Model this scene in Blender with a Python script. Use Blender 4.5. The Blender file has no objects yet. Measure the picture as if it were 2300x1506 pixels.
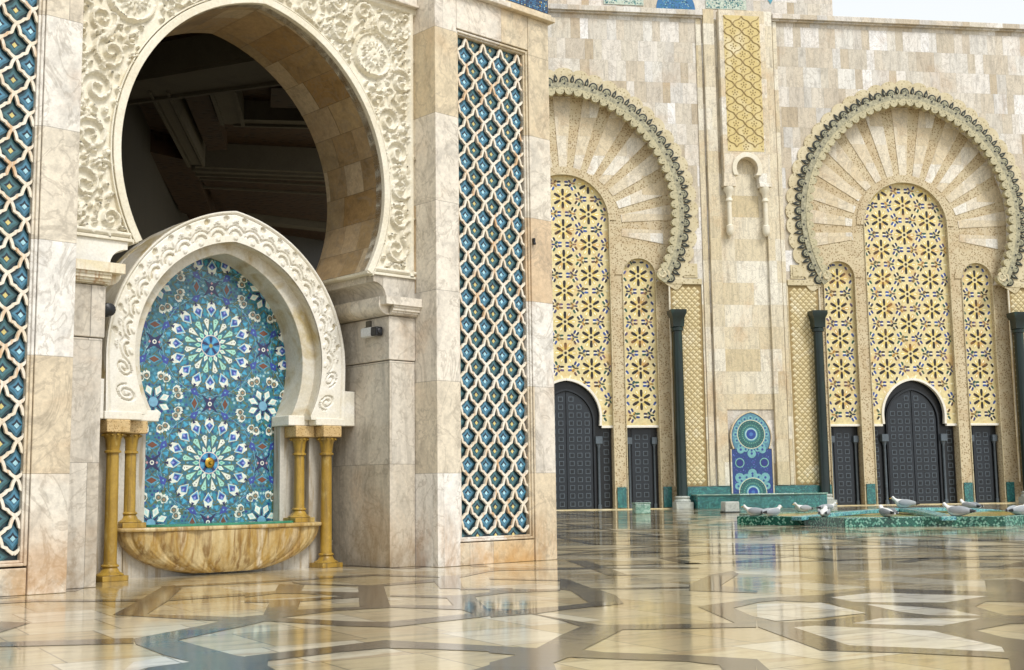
import bpy, bmesh, math, random
import numpy as np
from math import sin, cos, pi, radians, floor, sqrt, acos, asin, atan2
from mathutils import Vector, Matrix
from mathutils.geometry import delaunay_2d_cdt
rnd = random.Random(7)
K = 0.4375                       # all survey measures below are in survey units; K turns them into metres
TH1, TH2 = radians(42.76816245), radians(8.45705285)   # bearing of the fountain pavilion and of the mosque facade
scene = bpy.context.scene
COL = scene.collection
ORG = {}

def world(th, u, v, z=0.0):
    return Vector(((u*cos(th)-v*sin(th))*K, (u*sin(th)+v*cos(th))*K, z*K))

def thing(name, label, cat, th, u, v, z=0.0, group=None, rz=0.0):
    o = bpy.data.objects.new(name, None)
    COL.objects.link(o)
    o.empty_display_size = 0.3
    o.location = world(th, u, v, z)
    o.rotation_euler = (0, 0, th + rz)
    o['label'] = label; o['category'] = cat
    if group: o['group'] = group
    ORG[o.name] = (u, v, z)
    return o

def copy_tree(o, parent=None):
    c = o.copy(); COL.objects.link(c)
    if parent is not None: c.parent = parent
    for ch in list(o.children): copy_tree(ch, c)
    return c

def lin(h):
    h = h.lstrip('#')
    r = []
    for i in (0, 2, 4):
        x = int(h[i:i+2], 16)/255
        r.append(x/12.92 if x <= .04045 else ((x+.055)/1.055)**2.4)
    return (*r, 1.0)

# ---------------------------------------------------------------- mesh builder
class MB:
    def __init__(s): s.v = []; s.f = []; s.c = []; s.u = []; s.col = (1, 1, 1, 1)
    def add(s, vs, fs, col=None, uv=None):
        b = len(s.v); s.v += vs
        for i, f in enumerate(fs):
            s.f.append([k+b for k in f]); s.c.append(col or s.col)
            s.u.append(uv[i] if uv else None)
        return s
    def box(s, a, b, c, d, e, f, col=None):
        return s.add([(x, y, z) for z in (e, f) for y in (c, d) for x in (a, b)],
            [(0,2,3,1),(4,5,7,6),(0,1,5,4),(2,6,7,3),(0,4,6,2),(1,3,7,5)], col)
    def prism(s, p, y0, y1, col=None, back=True):      # outline in the (u,z) plane, pushed in depth
        p = [k for i, k in enumerate(p) if math.dist(k, p[i-1]) > 1e-5]
        n = len(p)
        vs = [(x, y0, z) for x, z in p]+[(x, y1, z) for x, z in p]
        fs = [list(range(n))]+[(i, (i+1) % n, n+(i+1) % n, n+i) for i in range(n)]
        if back: fs.append(list(range(2*n-1, n-1, -1)))
        return s.add(vs, fs, col)
    def hprism(s, p, z0, z1, col=None):                # outline in plan, raised
        n = len(p)
        vs = [(x, y, z0) for x, y in p]+[(x, y, z1) for x, y in p]
        return s.add(vs, [list(range(n)), list(range(2*n-1, n-1, -1))]+[(i, (i+1) % n, n+(i+1) % n, n+i) for i in range(n)], col)
    def poly(s, p, y, col=None):
        return s.add([(x, y, z) for x, z in p], [list(range(len(p)))], col)
    def ring(s, A, B, y0, y1, col=None):               # band between two outlines of equal length
        n = len(A)
        vs = [(x, y, z) for y in (y0, y1) for P in (A, B) for x, z in P]
        fs = []
        for i in range(n-1):
            a, b, c, d = i, i+1, n+i+1, n+i
            fs += [(a, b, c, d), (2*n+a, 2*n+b, 2*n+c, 2*n+d), (a, b, 2*n+b, 2*n+a), (d, c, 2*n+c, 2*n+d)]
        fs += [(0, n, 3*n, 2*n), (n-1, 2*n-1, 4*n-1, 3*n-1)]
        return s.add(vs, fs, col)
    def tube(s, pts, r, n=8, col=None):
        pts = [Vector(p) for p in pts]; m = len(pts); vs = []
        for i, p in enumerate(pts):
            t = (pts[min(i+1, m-1)]-pts[max(i-1, 0)]).normalized()
            a = t.orthogonal().normalized() if i == 0 else (a-t*a.dot(t)).normalized()
            b = t.cross(a); rr = r[i] if isinstance(r, (list, tuple)) else r
            vs += [tuple(p+(a*cos(2*pi*k/n)+b*sin(2*pi*k/n))*rr) for k in range(n)]
        fs = [(i*n+k, i*n+(k+1) % n, (i+1)*n+(k+1) % n, (i+1)*n+k) for i in range(m-1) for k in range(n)]
        fs += [list(range(n)), list(range((m-1)*n, m*n))]
        return s.add(vs, fs, col)
    def lathe(s, prof, x, y, n=20, col=None, ph=0.0):
        vs = [(x+r*cos(2*pi*k/n+ph), y+r*sin(2*pi*k/n+ph), z) for r, z in prof for k in range(n)]
        m = len(prof)
        fs = [(i*n+k, i*n+(k+1) % n, (i+1)*n+(k+1) % n, (i+1)*n+k) for i in range(m-1) for k in range(n)]
        fs += [list(range(n)), list(range((m-1)*n, m*n))]
        return s.add(vs, fs, col)
    def build(s, name, mat, parent=None, smooth=None, bevel=0, recalc=True, org=None):
        if org is None:
            q = parent
            while q is not None and q.name not in ORG: q = q.parent
            org = ORG[q.name] if q is not None else (0, 0, 0)
        me = bpy.data.meshes.new(name)
        me.from_pydata([((a-org[0])*K, (b-org[1])*K, (c-org[2])*K) for a, b, c in s.v], [], s.f)
        cols = [x for f, c in zip(s.f, s.c) for x in c*len(f)]
        at = me.color_attributes.new('Col', 'FLOAT_COLOR', 'CORNER')
        at.data.foreach_set('color', cols)
        if any(s.u):
            ul = me.uv_layers.new(name='UVMap'); fl = []
            for f, q in zip(s.f, s.u):
                for k in range(len(f)):
                    fl += [q[k][0]*K, q[k][1]*K] if q else [0, 0]
            ul.data.foreach_set('uv', fl)
        if recalc:
            bm = bmesh.new(); bm.from_mesh(me)
            bmesh.ops.recalc_face_normals(bm, faces=bm.faces[:]); bm.to_mesh(me); bm.free()
        if smooth is not None:
            me.shade_smooth(); me.set_sharp_from_angle(angle=radians(smooth))
        me.update()
        me.materials.append(mat)
        o = bpy.data.objects.new(name, me); COL.objects.link(o)
        if parent is not None: o.parent = parent
        if bevel:
            m = o.modifiers.new('bevel', 'BEVEL'); m.width = bevel; m.segments = 2; m.limit_method = 'ANGLE'
        return o

def lsp(a, b, n): return [a+(b-a)*i/(n-1) for i in range(n)]
def arch(c, half, e, zc, zb, n=24, d=0.0):            # pointed horseshoe outline, left foot over the apex to the right foot
    R = half+e; p0 = asin(max(-1, min(1, (zb-zc)/R))); p1 = acos(e/R)
    right = [(-e+(R+d)*cos(p), zc+(R+d)*sin(p)) for p in lsp(p0, p1, n)]
    left = [(-x, z) for x, z in right]
    return [(c+x, z) for x, z in left+right[::-1]]
def setz(P, z): return [(P[0][0], z)]+P+[(P[-1][0], z)]

# ---------------------------------------------------------------- materials
class NT:
    def __init__(s, name):
        s.m = bpy.data.materials.new(name); s.m.use_nodes = True
        s.t = s.m.node_tree; s.t.nodes.clear()
        s.out = s.n('ShaderNodeOutputMaterial'); s.b = s.n('ShaderNodeBsdfPrincipled')
        s.l(s.b.outputs[0], s.out.inputs[0])
    def n(s, typ, **kw):
        q = s.t.nodes.new(typ)
        for k, v in kw.items(): setattr(q, k, v)
        return q
    def l(s, a, b): s.t.links.new(a, b)
    def setv(s, sock, v):
        if hasattr(v, 'is_output') or hasattr(v, 'links'): s.l(v, sock)
        else: sock.default_value = v
    def math(s, op, a, b=0.0, c=0.0):
        q = s.n('ShaderNodeMath', operation=op)
        for i, v in enumerate((a, b, c)): s.setv(q.inputs[i], v)
        return q.outputs[0]
    def vmul(s, a, b):
        q = s.n('ShaderNodeVectorMath', operation='MULTIPLY'); s.setv(q.inputs[0], a); s.setv(q.inputs[1], b); return q.outputs[0]
    def vadd(s, a, b):
        q = s.n('ShaderNodeVectorMath', operation='ADD'); s.setv(q.inputs[0], a); s.setv(q.inputs[1], b); return q.outputs[0]
    def comb(s, x, y, z):
        q = s.n('ShaderNodeCombineXYZ')
        for i, v in enumerate((x, y, z)): s.setv(q.inputs[i], v)
        return q.outputs[0]
    def ramp(s, f, stops, interp='LINEAR'):
        q = s.n('ShaderNodeValToRGB'); e = q.color_ramp.elements; q.color_ramp.interpolation = interp
        while len(e) < len(stops): e.new(0.5)
        for i, (p, c) in enumerate(stops): e[i].position = p; e[i].color = c
        s.setv(q.inputs[0], f); return q.outputs[0]
    def mix(s, f, a, b, mode='MIX'):
        q = s.n('ShaderNodeMix', data_type='RGBA', blend_type=mode)
        s.setv(q.inputs[0], f); s.setv(q.inputs[6], a); s.setv(q.inputs[7], b); return q.outputs[2]
    def noise(s, vec, scale, detail=4, rough=.55, dist=0.0):
        q = s.n('ShaderNodeTexNoise'); s.setv(q.inputs['Vector'], vec)
        q.inputs['Scale'].default_value = scale; q.inputs['Detail'].default_value = detail
        q.inputs['Roughness'].default_value = rough; q.inputs['Distortion'].default_value = dist
        return q.outputs[0]
    def ss(s, x, a, b):
        q = s.n('ShaderNodeMapRange', interpolation_type='SMOOTHSTEP')
        s.setv(q.inputs[0], x); q.inputs[1].default_value = a; q.inputs[2].default_value = b; return q.outputs[0]
    def bump(s, h, strength=.3, dist=.01):
        q = s.n('ShaderNodeBump'); s.setv(q.inputs['Height'], h)
        q.inputs['Strength'].default_value = strength; q.inputs['Distance'].default_value = dist
        s.l(q.outputs[0], s.b.inputs['Normal'])

def g(v): return (v, v, v, 1)

def marble(name, cols, bw, bh, grain=(5, 5, 1.2), joint=.004, rough=.38, stain=None, stain_h=.5, uv=False, vein=.45, rust=.25, spec=.5, jd=.45, blot=1.3):
    """cut-stone cladding: random slabs, veins, thin joints, weathering"""
    N = NT(name); tc = N.n('ShaderNodeTexCoord')
    sp = N.n('ShaderNodeSeparateXYZ')
    N.l(tc.outputs['UV' if uv else 'Object'], sp.inputs[0])
    x, y, z = sp.outputs
    if uv: a, b = x, y
    else: a, b = N.math('ADD', x, y), z
    row = N.math('FLOOR', N.math('DIVIDE', b, bh))
    wr = N.n('ShaderNodeTexWhiteNoise', noise_dimensions='1D'); N.l(row, wr.inputs['W'])
    ax = N.math('ADD', N.math('DIVIDE', a, bw), N.math('MULTIPLY', wr.outputs[0], 3.0))
    # slabs of uneven width: bend the running coordinate before cutting it
    ax = N.math('ADD', ax, N.math('MULTIPLY', N.math('SINE', N.math('MULTIPLY_ADD', ax, 2.1, N.math('MULTIPLY', row, 1.7))), .3))
    cx = N.math('FLOOR', ax)
    wn = N.n('ShaderNodeTexWhiteNoise', noise_dimensions='3D'); N.l(N.comb(cx, row, 3.7), wn.inputs['Vector'])
    base = N.ramp(wn.outputs[0], [(i/(len(cols)-1), lin(c)) for i, c in enumerate(cols)])
    if uv: P = N.comb(a, b, 0.0)
    else: P = tc.outputs['Object']
    P2 = N.vadd(N.vmul(P, grain), N.vmul(wn.outputs[1], (37, 37, 37)))
    n1 = N.noise(P2, 1.0, 7, .62, .7)
    c = N.mix(1.0, base, N.ramp(n1, [(.28, g(1-vein)), (.5, g(1.0)), (.75, g(1.12))]), 'MULTIPLY')
    rv = N.noise(N.vadd(N.vmul(P, (1, 1, .8)), N.vmul(wn.outputs[1], (53, 53, 53))), 2.4, 6, .6, 1.6)
    rv = N.math('SUBTRACT', 1.0, N.ss(N.math('ABSOLUTE', N.math('SUBTRACT', rv, .5)), .0, .035))
    c = N.mix(N.math('MULTIPLY', rv, .38), c, lin('8d8272'))
    n3 = N.noise(P, blot, 5, .65, .4)
    c = N.mix(N.math('MULTIPLY', N.ss(n3, .5, .72), rust), c, lin('b98a4e'))
    fine = N.noise(P, 26.0, 4, .7)
    c = N.mix(1.0, c, N.ramp(fine, [(.3, g(.80)), (.65, g(1.07))]), 'MULTIPLY')
    if stain:
        f = N.math('MULTIPLY', N.math('SUBTRACT', 1.0, N.ss(b, 0.0, stain_h)), N.ss(N.noise(N.vmul(P, (1, 1, .55)), 2.3, 6, .7, .5), .38, .66))
        c = N.mix(N.math('MULTIPLY', f, .62), c, lin(stain))
    fx = N.math('FRACT', ax); fz = N.math('FRACT', N.math('DIVIDE', b, bh))
    ex = N.math('MULTIPLY', N.math('MINIMUM', fx, N.math('SUBTRACT', 1.0, fx)), bw)
    ez = N.math('MULTIPLY', N.math('MINIMUM', fz, N.math('SUBTRACT', 1.0, fz)), bh)
    jm = N.ss(N.math('MINIMUM', ex, ez), 0.0, joint)
    c = N.mix(1.0, c, N.ramp(jm, [(0, g(jd)), (1, g(1))]), 'MULTIPLY')
    N.l(c, N.b.inputs['Base Color'])
    N.l(N.math('MULTIPLY_ADD', n1, .25, rough-.12), N.b.inputs['Roughness'])
    N.b.inputs['Specular IOR Level'].default_value = spec
    N.bump(N.math('ADD', N.math('MULTIPLY', fine, .3), jm), .35, .004)
    return N.m

def stone(name, cols, scale=2.0, stretch=(1, 1, 1), rough=.5, spots=None, bump=.25, spot_scale=30, spot_rng=(.3, .42), streak=None):
    """one-piece stone or metal: mottled between a few tones"""
    N = NT(name); tc = N.n('ShaderNodeTexCoord'); P = tc.outputs['Object']
    n1 = N.noise(N.vmul(P, stretch), scale, 7, .62, .6)
    k = len(cols)
    c = N.ramp(n1, [(.25+.5*i/(k-1), lin(q)) for i, q in enumerate(cols)])
    fine = N.noise(P, 45, 4, .7)
    c = N.mix(1.0, c, N.ramp(fine, [(.3, g(.84)), (.68, g(1.06))]), 'MULTIPLY')
    h = fine
    if streak:
        sf = N.ss(N.noise(N.vmul(P, (9, 9, .7)), 2.0, 4, .6, .3), .5, .68)
        c = N.mix(N.math('MULTIPLY', sf, .75), c, lin(streak))
    if spots:
        vo = N.n('ShaderNodeTexVoronoi'); N.l(P, vo.inputs['Vector']); vo.inputs['Scale'].default_value = spot_scale
        sm = N.ss(vo.outputs['Distance'], spot_rng[0], spot_rng[1])
        c = N.mix(N.math('MULTIPLY', N.math('SUBTRACT', 1.0, sm), .8), c, lin(spots)); h = sm
    N.l(c, N.b.inputs['Base Color']); N.b.inputs['Roughness'].default_value = rough
    N.bump(h, bump, .006)
    return N.m

def tinted(name, rough=.25, var=.25, coat=.3, scale=14, dirt=None):
    """glazed tile or paint whose colour is stored on the faces"""
    N = NT(name); tc = N.n('ShaderNodeTexCoord'); P = tc.outputs['Object']
    a = N.n('ShaderNodeVertexColor', layer_name='Col')
    n1 = N.noise(P, scale, 4, .65)
    c = N.mix(1.0, a.outputs[0], N.ramp(n1, [(.3, g(1-var)), (.7, g(1+var*.6))]), 'MULTIPLY')
    if dirt:
        c = N.mix(N.math('MULTIPLY', N.ss(N.noise(P, 1.7, 5, .65, .4), .5, .75), .5), c, lin(dirt))
    N.l(c, N.b.inputs['Base Color']); N.b.inputs['Roughness'].default_value = rough
    N.b.inputs['Coat Weight'].default_value = coat; N.b.inputs['Coat Roughness'].default_value = .08
    N.bump(n1, .12, .004)
    return N.m

def zellige(name, cols, size=.05, grout='cfd8cc', rough=.25):
    """small chequered glazed tiles"""
    N = NT(name); tc = N.n('ShaderNodeTexCoord'); sp = N.n('ShaderNodeSeparateXYZ'); N.l(tc.outputs['Object'], sp.inputs[0])
    x, y, z = sp.outputs
    sn = N.n('ShaderNodeSeparateXYZ'); N.l(tc.outputs['Normal'], sn.inputs[0]); nx, ny, nz = sn.outputs
    nz = N.math('ABSOLUTE', nz)                           # run the pattern along each face
    a = N.math('ADD', N.math('SUBTRACT', N.math('MULTIPLY', y, nx), N.math('MULTIPLY', x, ny)), N.math('MULTIPLY', nz, x))
    z = N.math('ADD', z, N.math('MULTIPLY', nz, y))
    p = N.math('DIVIDE', N.math('ADD', a, z), size); q = N.math('DIVIDE', N.math('SUBTRACT', a, z), size)
    wn = N.n('ShaderNodeTexWhiteNoise', noise_dimensions='3D')
    N.l(N.comb(N.math('FLOOR', p), N.math('FLOOR', q), 2.0), wn.inputs['Vector'])
    c = N.ramp(wn.outputs[0], [(i/len(cols), lin(k)) for i, k in enumerate(cols)], 'CONSTANT')
    fp = N.math('FRACT', p); fq = N.math('FRACT', q)
    e = N.math('MINIMUM', N.math('MINIMUM', fp, N.math('SUBTRACT', 1.0, fp)), N.math('MINIMUM', fq, N.math('SUBTRACT', 1.0, fq)))
    m = N.ss(e, .04, .12)
    c = N.mix(m, lin(grout), c)
    c = N.mix(1.0, c, N.ramp(N.noise(tc.outputs['Object'], 3.0, 4), [(.3, g(.75)), (.7, g(1.1))]), 'MULTIPLY')
    N.l(c, N.b.inputs['Base Color']); N.b.inputs['Roughness'].default_value = rough
    N.b.inputs['Coat Weight'].default_value = .3
    N.bump(m, .2, .003)
    return N.m
SUN_E, SKY_S, EXPO = 1.8, .108, 0.42
BANDS=[
[(-2.69,9.63),(-2.51,9.54),(-2.3,8.38),(-2.16,7.4),(-2.37,7.46),(-2.51,8.45)],
[(-3.55,8.46),(-3.47,8.28),(-3.21,8.45),(-2.5,8.37),(-2.52,8.52),(-3.31,8.62)],
[(-2.36,7.45),(-2.18,7.47),(-1.56,7.21),(-1.5,7.27),(-1.45,7.02),(-1.63,7.01)],
[(-3.03,7.22),(-2.7,7.06),(-2.66,6.35)],
[(-2.57,6.14),(-2.07,6.22),(-1.88,6.25),(-1.81,6.02),(-2.49,5.96)],
[(-1.87,6.23),(-1.69,6.75),(-1.63,7.01),(-1.37,7.01),(-1.41,6.83),(-1.53,6.46),(-1.63,6.13),(-1.79,6.01)],
[(-1.87,6.21),(-1.63,6.13),(-1.21,5.52),(-1.05,5.39),(-0.94,4.79),(-1.47,4.84),(-1.5,5.18),(-1.37,5.34),(-1.55,5.59),(-1.79,5.99)],
[(-2.67,9.54),(-1.95,9.95),(-1.99,10.15),(-2.71,9.68)],
[(-2.3,8.38),(-2.33,8.58),(-1.76,8.98),(-1.73,8.82)],
[(-2.14,10.02),(-2.1,9.82),(-1.19,10.57),(-0.59,10.24),(-0.58,10.43),(-1.21,10.76)],
[(-0.6,10.38),(-0.45,10.52),(-0.27,11.08),(-0.03,11.38),(-0.03,11.15),(-0.23,10.88),(-0.45,10.18),(-0.37,9.06),(-0.54,9.09),(-0.64,9.89)],
[(-1.77,10.0),(-1.45,9.68),(-1.07,9.49),(-0.96,9.68),(-0.63,10.12),(-0.63,9.74),(-0.98,9.42),(-0.77,7.77),(-0.96,7.79),(-1.17,9.42),(-1.61,9.66),(-1.73,9.85)],
[(-1.82,9.74),(-1.61,9.66),(-1.52,8.95),(-1.71,8.98)],
[(-1.88,8.78),(-1.72,9.07),(-1.54,9.06),(-1.09,8.84),(-1.05,8.47),(-1.21,8.61),(-1.5,8.83),(-1.68,8.86),(-1.83,8.58)],
[(-1.78,8.32),(-1.48,8.35),(-1.06,8.62),(-1.04,8.43),(-1.39,8.18),(-1.3,7.55),(-1.44,7.23),(-1.53,7.16),(-1.55,7.24),(-1.46,7.33),(-1.58,8.13),(-1.75,8.18)],
[(-1.31,7.62),(-1.04,7.73),(-0.78,7.83),(-0.76,7.67),(-1.06,7.53),(-1.32,7.15),(-0.94,6.92),(-0.71,6.84),(-0.23,7.26),(-0.02,7.47),(-0.02,7.26),(-0.21,7.01),(-0.65,6.58),(-0.91,6.67),(-1.36,6.97),(-1.48,6.92),(-1.52,7.14),(-1.46,7.33)],
[(-0.85,8.61),(-0.49,8.49),(-0.37,8.5),(-0.02,8.88),(-0.02,8.68),(-0.27,8.35),(-0.17,7.53),(-0.02,7.44),(-0.22,7.16),(-0.32,7.48),(-0.76,7.69),(-0.78,7.83),(-0.38,7.75),(-0.45,8.29),(-0.84,8.49)],
[(-0.4,9.07),(-0.02,9.05),(-0.02,8.92),(-0.39,8.96)],
[(-1.17,5.5),(-0.79,5.85),(-0.62,6.02),(-0.02,5.7),(-0.02,5.51),(-0.36,5.65),(-0.59,5.72),(-0.76,5.61),(-1.07,5.32),(-0.86,4.85),(-1.04,4.86)],
[(-0.02,5.37),(-0.07,5.22),(-0.22,4.88),(-0.21,4.76),(-0.02,4.74)],
[(-0.12,5.75),(0.09,5.64),(0.22,6.14),(0.33,6.48),(0.23,6.84),(0.09,7.17),(-0.14,7.01),(-0.15,7.44),(-0.02,7.42),(0.26,7.6),(0.45,7.8),(0.38,8.75),(0.31,8.86),(0.35,9.93),(0.41,9.8),(0.54,8.92),(0.66,7.73),(0.25,7.35),(0.11,7.17),(0.25,6.89),(0.43,6.55),(0.82,6.53),(1.13,6.56),(1.08,7.37),(1.07,7.48),(1.52,7.96),(1.46,7.67),(1.26,7.35),(1.29,6.82),(1.2,6.35),(0.53,6.32),(0.29,5.56),(0.38,5.47),(0.72,5.34),(0.98,5.19),(0.88,4.7),(0.78,4.71),(0.8,5.04),(0.69,5.15),(0.46,5.23),(0.22,5.33),(0.15,5.16),(0.16,4.76),(-0.1,4.79),(-0.11,5.2),(0.0,5.42),(-0.12,5.51)],
[(0.5,12.43),(0.71,12.3),(0.91,10.29),(1.56,10.13),(1.81,10.54),(1.8,10.18),(1.46,9.02),(1.63,8.53),(1.59,8.35),(1.18,8.61),(1.21,8.8),(0.58,8.83),(0.66,8.28),(0.66,7.73),(0.52,8.92),(1.23,8.96),(1.26,9.17),(1.57,10.16),(0.75,10.21)],
[(-0.21,10.13),(0.35,9.81),(0.34,9.69),(-0.2,9.95)],
[(-0.18,8.99),(0.31,8.86),(0.31,8.74),(-0.18,8.59)],
[(-0.23,11.42),(0.85,11.21),(1.61,11.08),(1.58,10.89),(0.83,11.05),(-0.22,11.0)],
[(1.3,6.87),(1.34,6.57),(1.59,6.59),(1.9,6.88),(1.87,7.58),(1.6,7.79),(1.46,7.68),(1.52,7.97),(1.78,8.08),(1.97,8.14),(2.37,8.54),(2.49,8.56),(3.06,8.23),(3.41,9.2),(3.65,9.22),(3.49,8.44),(3.07,7.43),(2.8,7.55),(2.62,7.24),(2.6,6.75),(2.76,6.7),(2.62,6.35),(2.48,6.36),(2.2,6.09),(2.22,5.8),(2.31,5.62),(1.89,4.61),(1.79,4.62),(1.97,5.1),(1.91,5.16),(1.63,5.32),(1.3,5.43),(1.21,6.36)],
[(0.98,5.2),(0.96,4.71),(0.94,4.51),(0.85,4.52)],
]
TILES=[
[(2.06,7.47),(2.16,7.42),(2.42,7.13),(2.47,6.75),(2.22,6.8),(2.12,7.01)],
[(1.71,6.46),(1.92,6.69),(2.41,6.6),(2.11,6.3),(1.9,6.36)],
[(1.38,6.32),(1.5,6.38),(1.99,6.09),(2.08,5.46),(2.03,5.3),(1.77,5.45),(1.46,5.59)],
[(1.98,7.96),(2.33,8.26),(2.93,7.89),(2.54,7.51),(2.19,7.57),(2.03,7.64)],
[(1.3,6.84),(1.44,7.57),(1.83,7.62),(1.92,6.97),(1.61,6.73),(1.35,6.62)],
[(-1.55,4.94),(-1.61,5.36),(-1.52,5.52),(-1.37,5.34),(-1.5,5.19)],
]
GULLS = [
 (17.67, 50.56, .36, 2.9, 'white gull nearest the far left point of the star fountain rim', 1.0),
 (18.25, 49.95, .36, .5, 'white gull facing away beside the leftmost gull on the star rim', .95),
 (22.09, 56.56, .36, 3.6, 'small pale gull on the back rim behind the two leftmost gulls', .95),
 (19.52, 47.6, .36, 1.2, 'white gull on the front rim between the leftmost pair and the ribs', .9),
 (24.22, 58.57, .36, .1, 'tiny pale gull on the back rim below the left side door', .9),
 (21.34, 45.85, .36, 1.9, 'round white gull on the front rim directly below the rib crossing', .95),
 (23.75, 44.97, .36, 2.6, 'white gull on the front rim right of the rib crossing', 1.1),
 (29.70, 55.0, .36, 2.2, 'pale gull standing on the back rim right of the rib crossing', 1.05),
 (26.70, 45.65, .36, .4, 'white gull farthest right on the star fountain rim by the photo edge', 1.0),
]
CREAM = ['dccfb8', 'd0c0a2', 'e0d9cc', 'ccb391', 'dad3c8', 'd2c2a6', 'e6e2db', 'd6cab4']
M_PAV = marble('pavilion_marble', CREAM, 1.15, .86, (5, 5, 3.5), .004, .36, 'a8762c', .75, vein=.30, rust=.22)
M_JAMB = marble('jamb_marble', ['cac1b3', 'bfb5a5', 'd3ccc0', 'c4baa9', 'dad4ca'], .62, .95, (5, 5, 1.4), .004, .34, '7d5f2c', .6, vein=.35, rust=.2)
M_BASE = marble('plinth_marble', ['d6cbb5', 'c9a56b', 'dcd3c2', 'c8b48d'], .42, .60, (6, 6, 4), .005, .36, 'b5812f', .4, rust=.3)
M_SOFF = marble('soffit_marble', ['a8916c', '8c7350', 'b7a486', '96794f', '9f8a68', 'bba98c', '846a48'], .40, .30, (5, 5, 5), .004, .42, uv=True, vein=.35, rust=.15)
M_CARVE = stone('carved_marble', ['d6ccb0', 'e6e0cf', 'dcd3bc', 'ebe8de'], 1.6, rough=.45, bump=.2)
M_WHITE = stone('white_marble', ['ded6c4', 'ece8de', 'e4dece', 'f0eee8'], 1.9, rough=.4, bump=.15)
M_CORN = stone('stained_white_marble', ['cbb88e', 'e6dfcc', 'dccfae', 'ece8dc'], 2.2, rough=.4, streak='a8762c')
M_SURR = stone('veined_grey_marble', ['a98f5c', 'c9c0aa', 'd6d1c4', 'b8a678', 'dcd8cf'], 2.3, (1, 1, 1), .38, bump=.12)
M_SLABG = stone('grey_wall_marble', ['a6a196', 'c4bfb4', 'b4ada0', 'cfccc4'], 1.5, (1, 1, .5), .35, bump=.1, streak='8f7a55')
M_GOLD = stone('gold_stained_stone', ['735822', 'b08f3c', '9a7a2e', 'd2bd7c'], 3.4, (1, 1, .6), .38, bump=.25, streak='6e5a34')
M_CAPB = stone('speckled_capital_stone', ['b49357', 'cdb282', 'c2a066'], 3.5, rough=.6, spots='8a6630', spot_scale=55, spot_rng=(.2, .4))
M_BOWL = stone('stained_basin_marble', ['86632a', 'cdb98c', 'aa8844', 'e2d8c0'], 2.0, (2.6, 2.6, .4), .38, bump=.15, streak='74501c')
M_GLAZE = tinted('glazed_mosaic', .18, .22, .45, 22)
M_TILEP = tinted('painted_relief_tile', .3, .25, .25, 18)
M_LATT = stone('lattice_marble', ['dccdb4', 'eae2d4', 'e0d3bc', 'f0ebe2'], 3.0, rough=.5, bump=.25, streak='c08d4e')
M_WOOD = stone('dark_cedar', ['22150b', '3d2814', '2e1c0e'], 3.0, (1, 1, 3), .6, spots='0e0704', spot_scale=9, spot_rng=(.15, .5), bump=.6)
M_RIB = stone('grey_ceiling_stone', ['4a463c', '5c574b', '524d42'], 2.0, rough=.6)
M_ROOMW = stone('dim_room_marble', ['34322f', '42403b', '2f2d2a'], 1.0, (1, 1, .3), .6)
M_WATER = stone('green_pool_tile', ['2c7a5c', '3f8f72', '276650'], 6.0, rough=.12, bump=.2)
M_BRASS = stone('brass', ['b48a30', 'd2ab4c'], 8.0, rough=.25); M_BRASS.node_tree.nodes['Principled BSDF'].inputs['Metallic'].default_value = .85
M_BLACK = stone('black_plastic', ['101114', '1a1b1f'], 5, rough=.35)
M_CAMW = stone('white_plastic', ['c9ccce', 'dadcdc'], 4, rough=.35)

# ================================================================ fountain pavilion
T1 = TH1
pav = thing('fountain_pavilion', 'near marble pavilion with a tall carved horseshoe arch and blue lattice panels', 'pavilion', T1, 12.9, 21.25)
ZT = 14.6
V0, V1, V2 = 20.5, 21.25, 23.37
def piece(name, boxes, mat, bevel=.006, parent=pav):
    m = MB()
    for b in boxes: m.box(*b)
    return m.build(name, mat, parent, bevel=bevel)
piece('pier', [(8.15, 8.80, V0, V2, 0, ZT)], M_PAV)
piece('pier', [(5.10, 5.93, V0, V2, 0, ZT)], M_PAV)
piece('pier', [(16.77, 17.39, V0, V2, 0, ZT)], M_PAV)
piece('pier', [(19.61, 20.28, V0, 23.0, 0, 12.72)], M_PAV)
piece('plinth', [(5.94, 8.14, V0+.04, V2, 0, .44)], M_BASE)
piece('plinth', [(17.40, 19.60, V0+.04, V2, 0, .48)], M_BASE)
piece('lintel', [(17.40, 19.60, V0+.003, V2, 11.90, 12.72)], M_PAV)
piece('lintel', [(5.94, 8.14, V0+.003, V2, 11.90, ZT)], M_PAV)
for q_ in ((17.40, 19.60), (5.94, 8.14)): piece('core_wall', [(*q_, V0+.42, V2, .49, 11.89)], M_PAV, 0)
piece('side_wall', [(20.0, 20.24, V2+.01, 28.8, 0, ZT)], M_PAV)
piece('rear_wall', [(16.78, 19.99, V2+.005, V2+.2, 0, ZT)], M_PAV)
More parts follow.
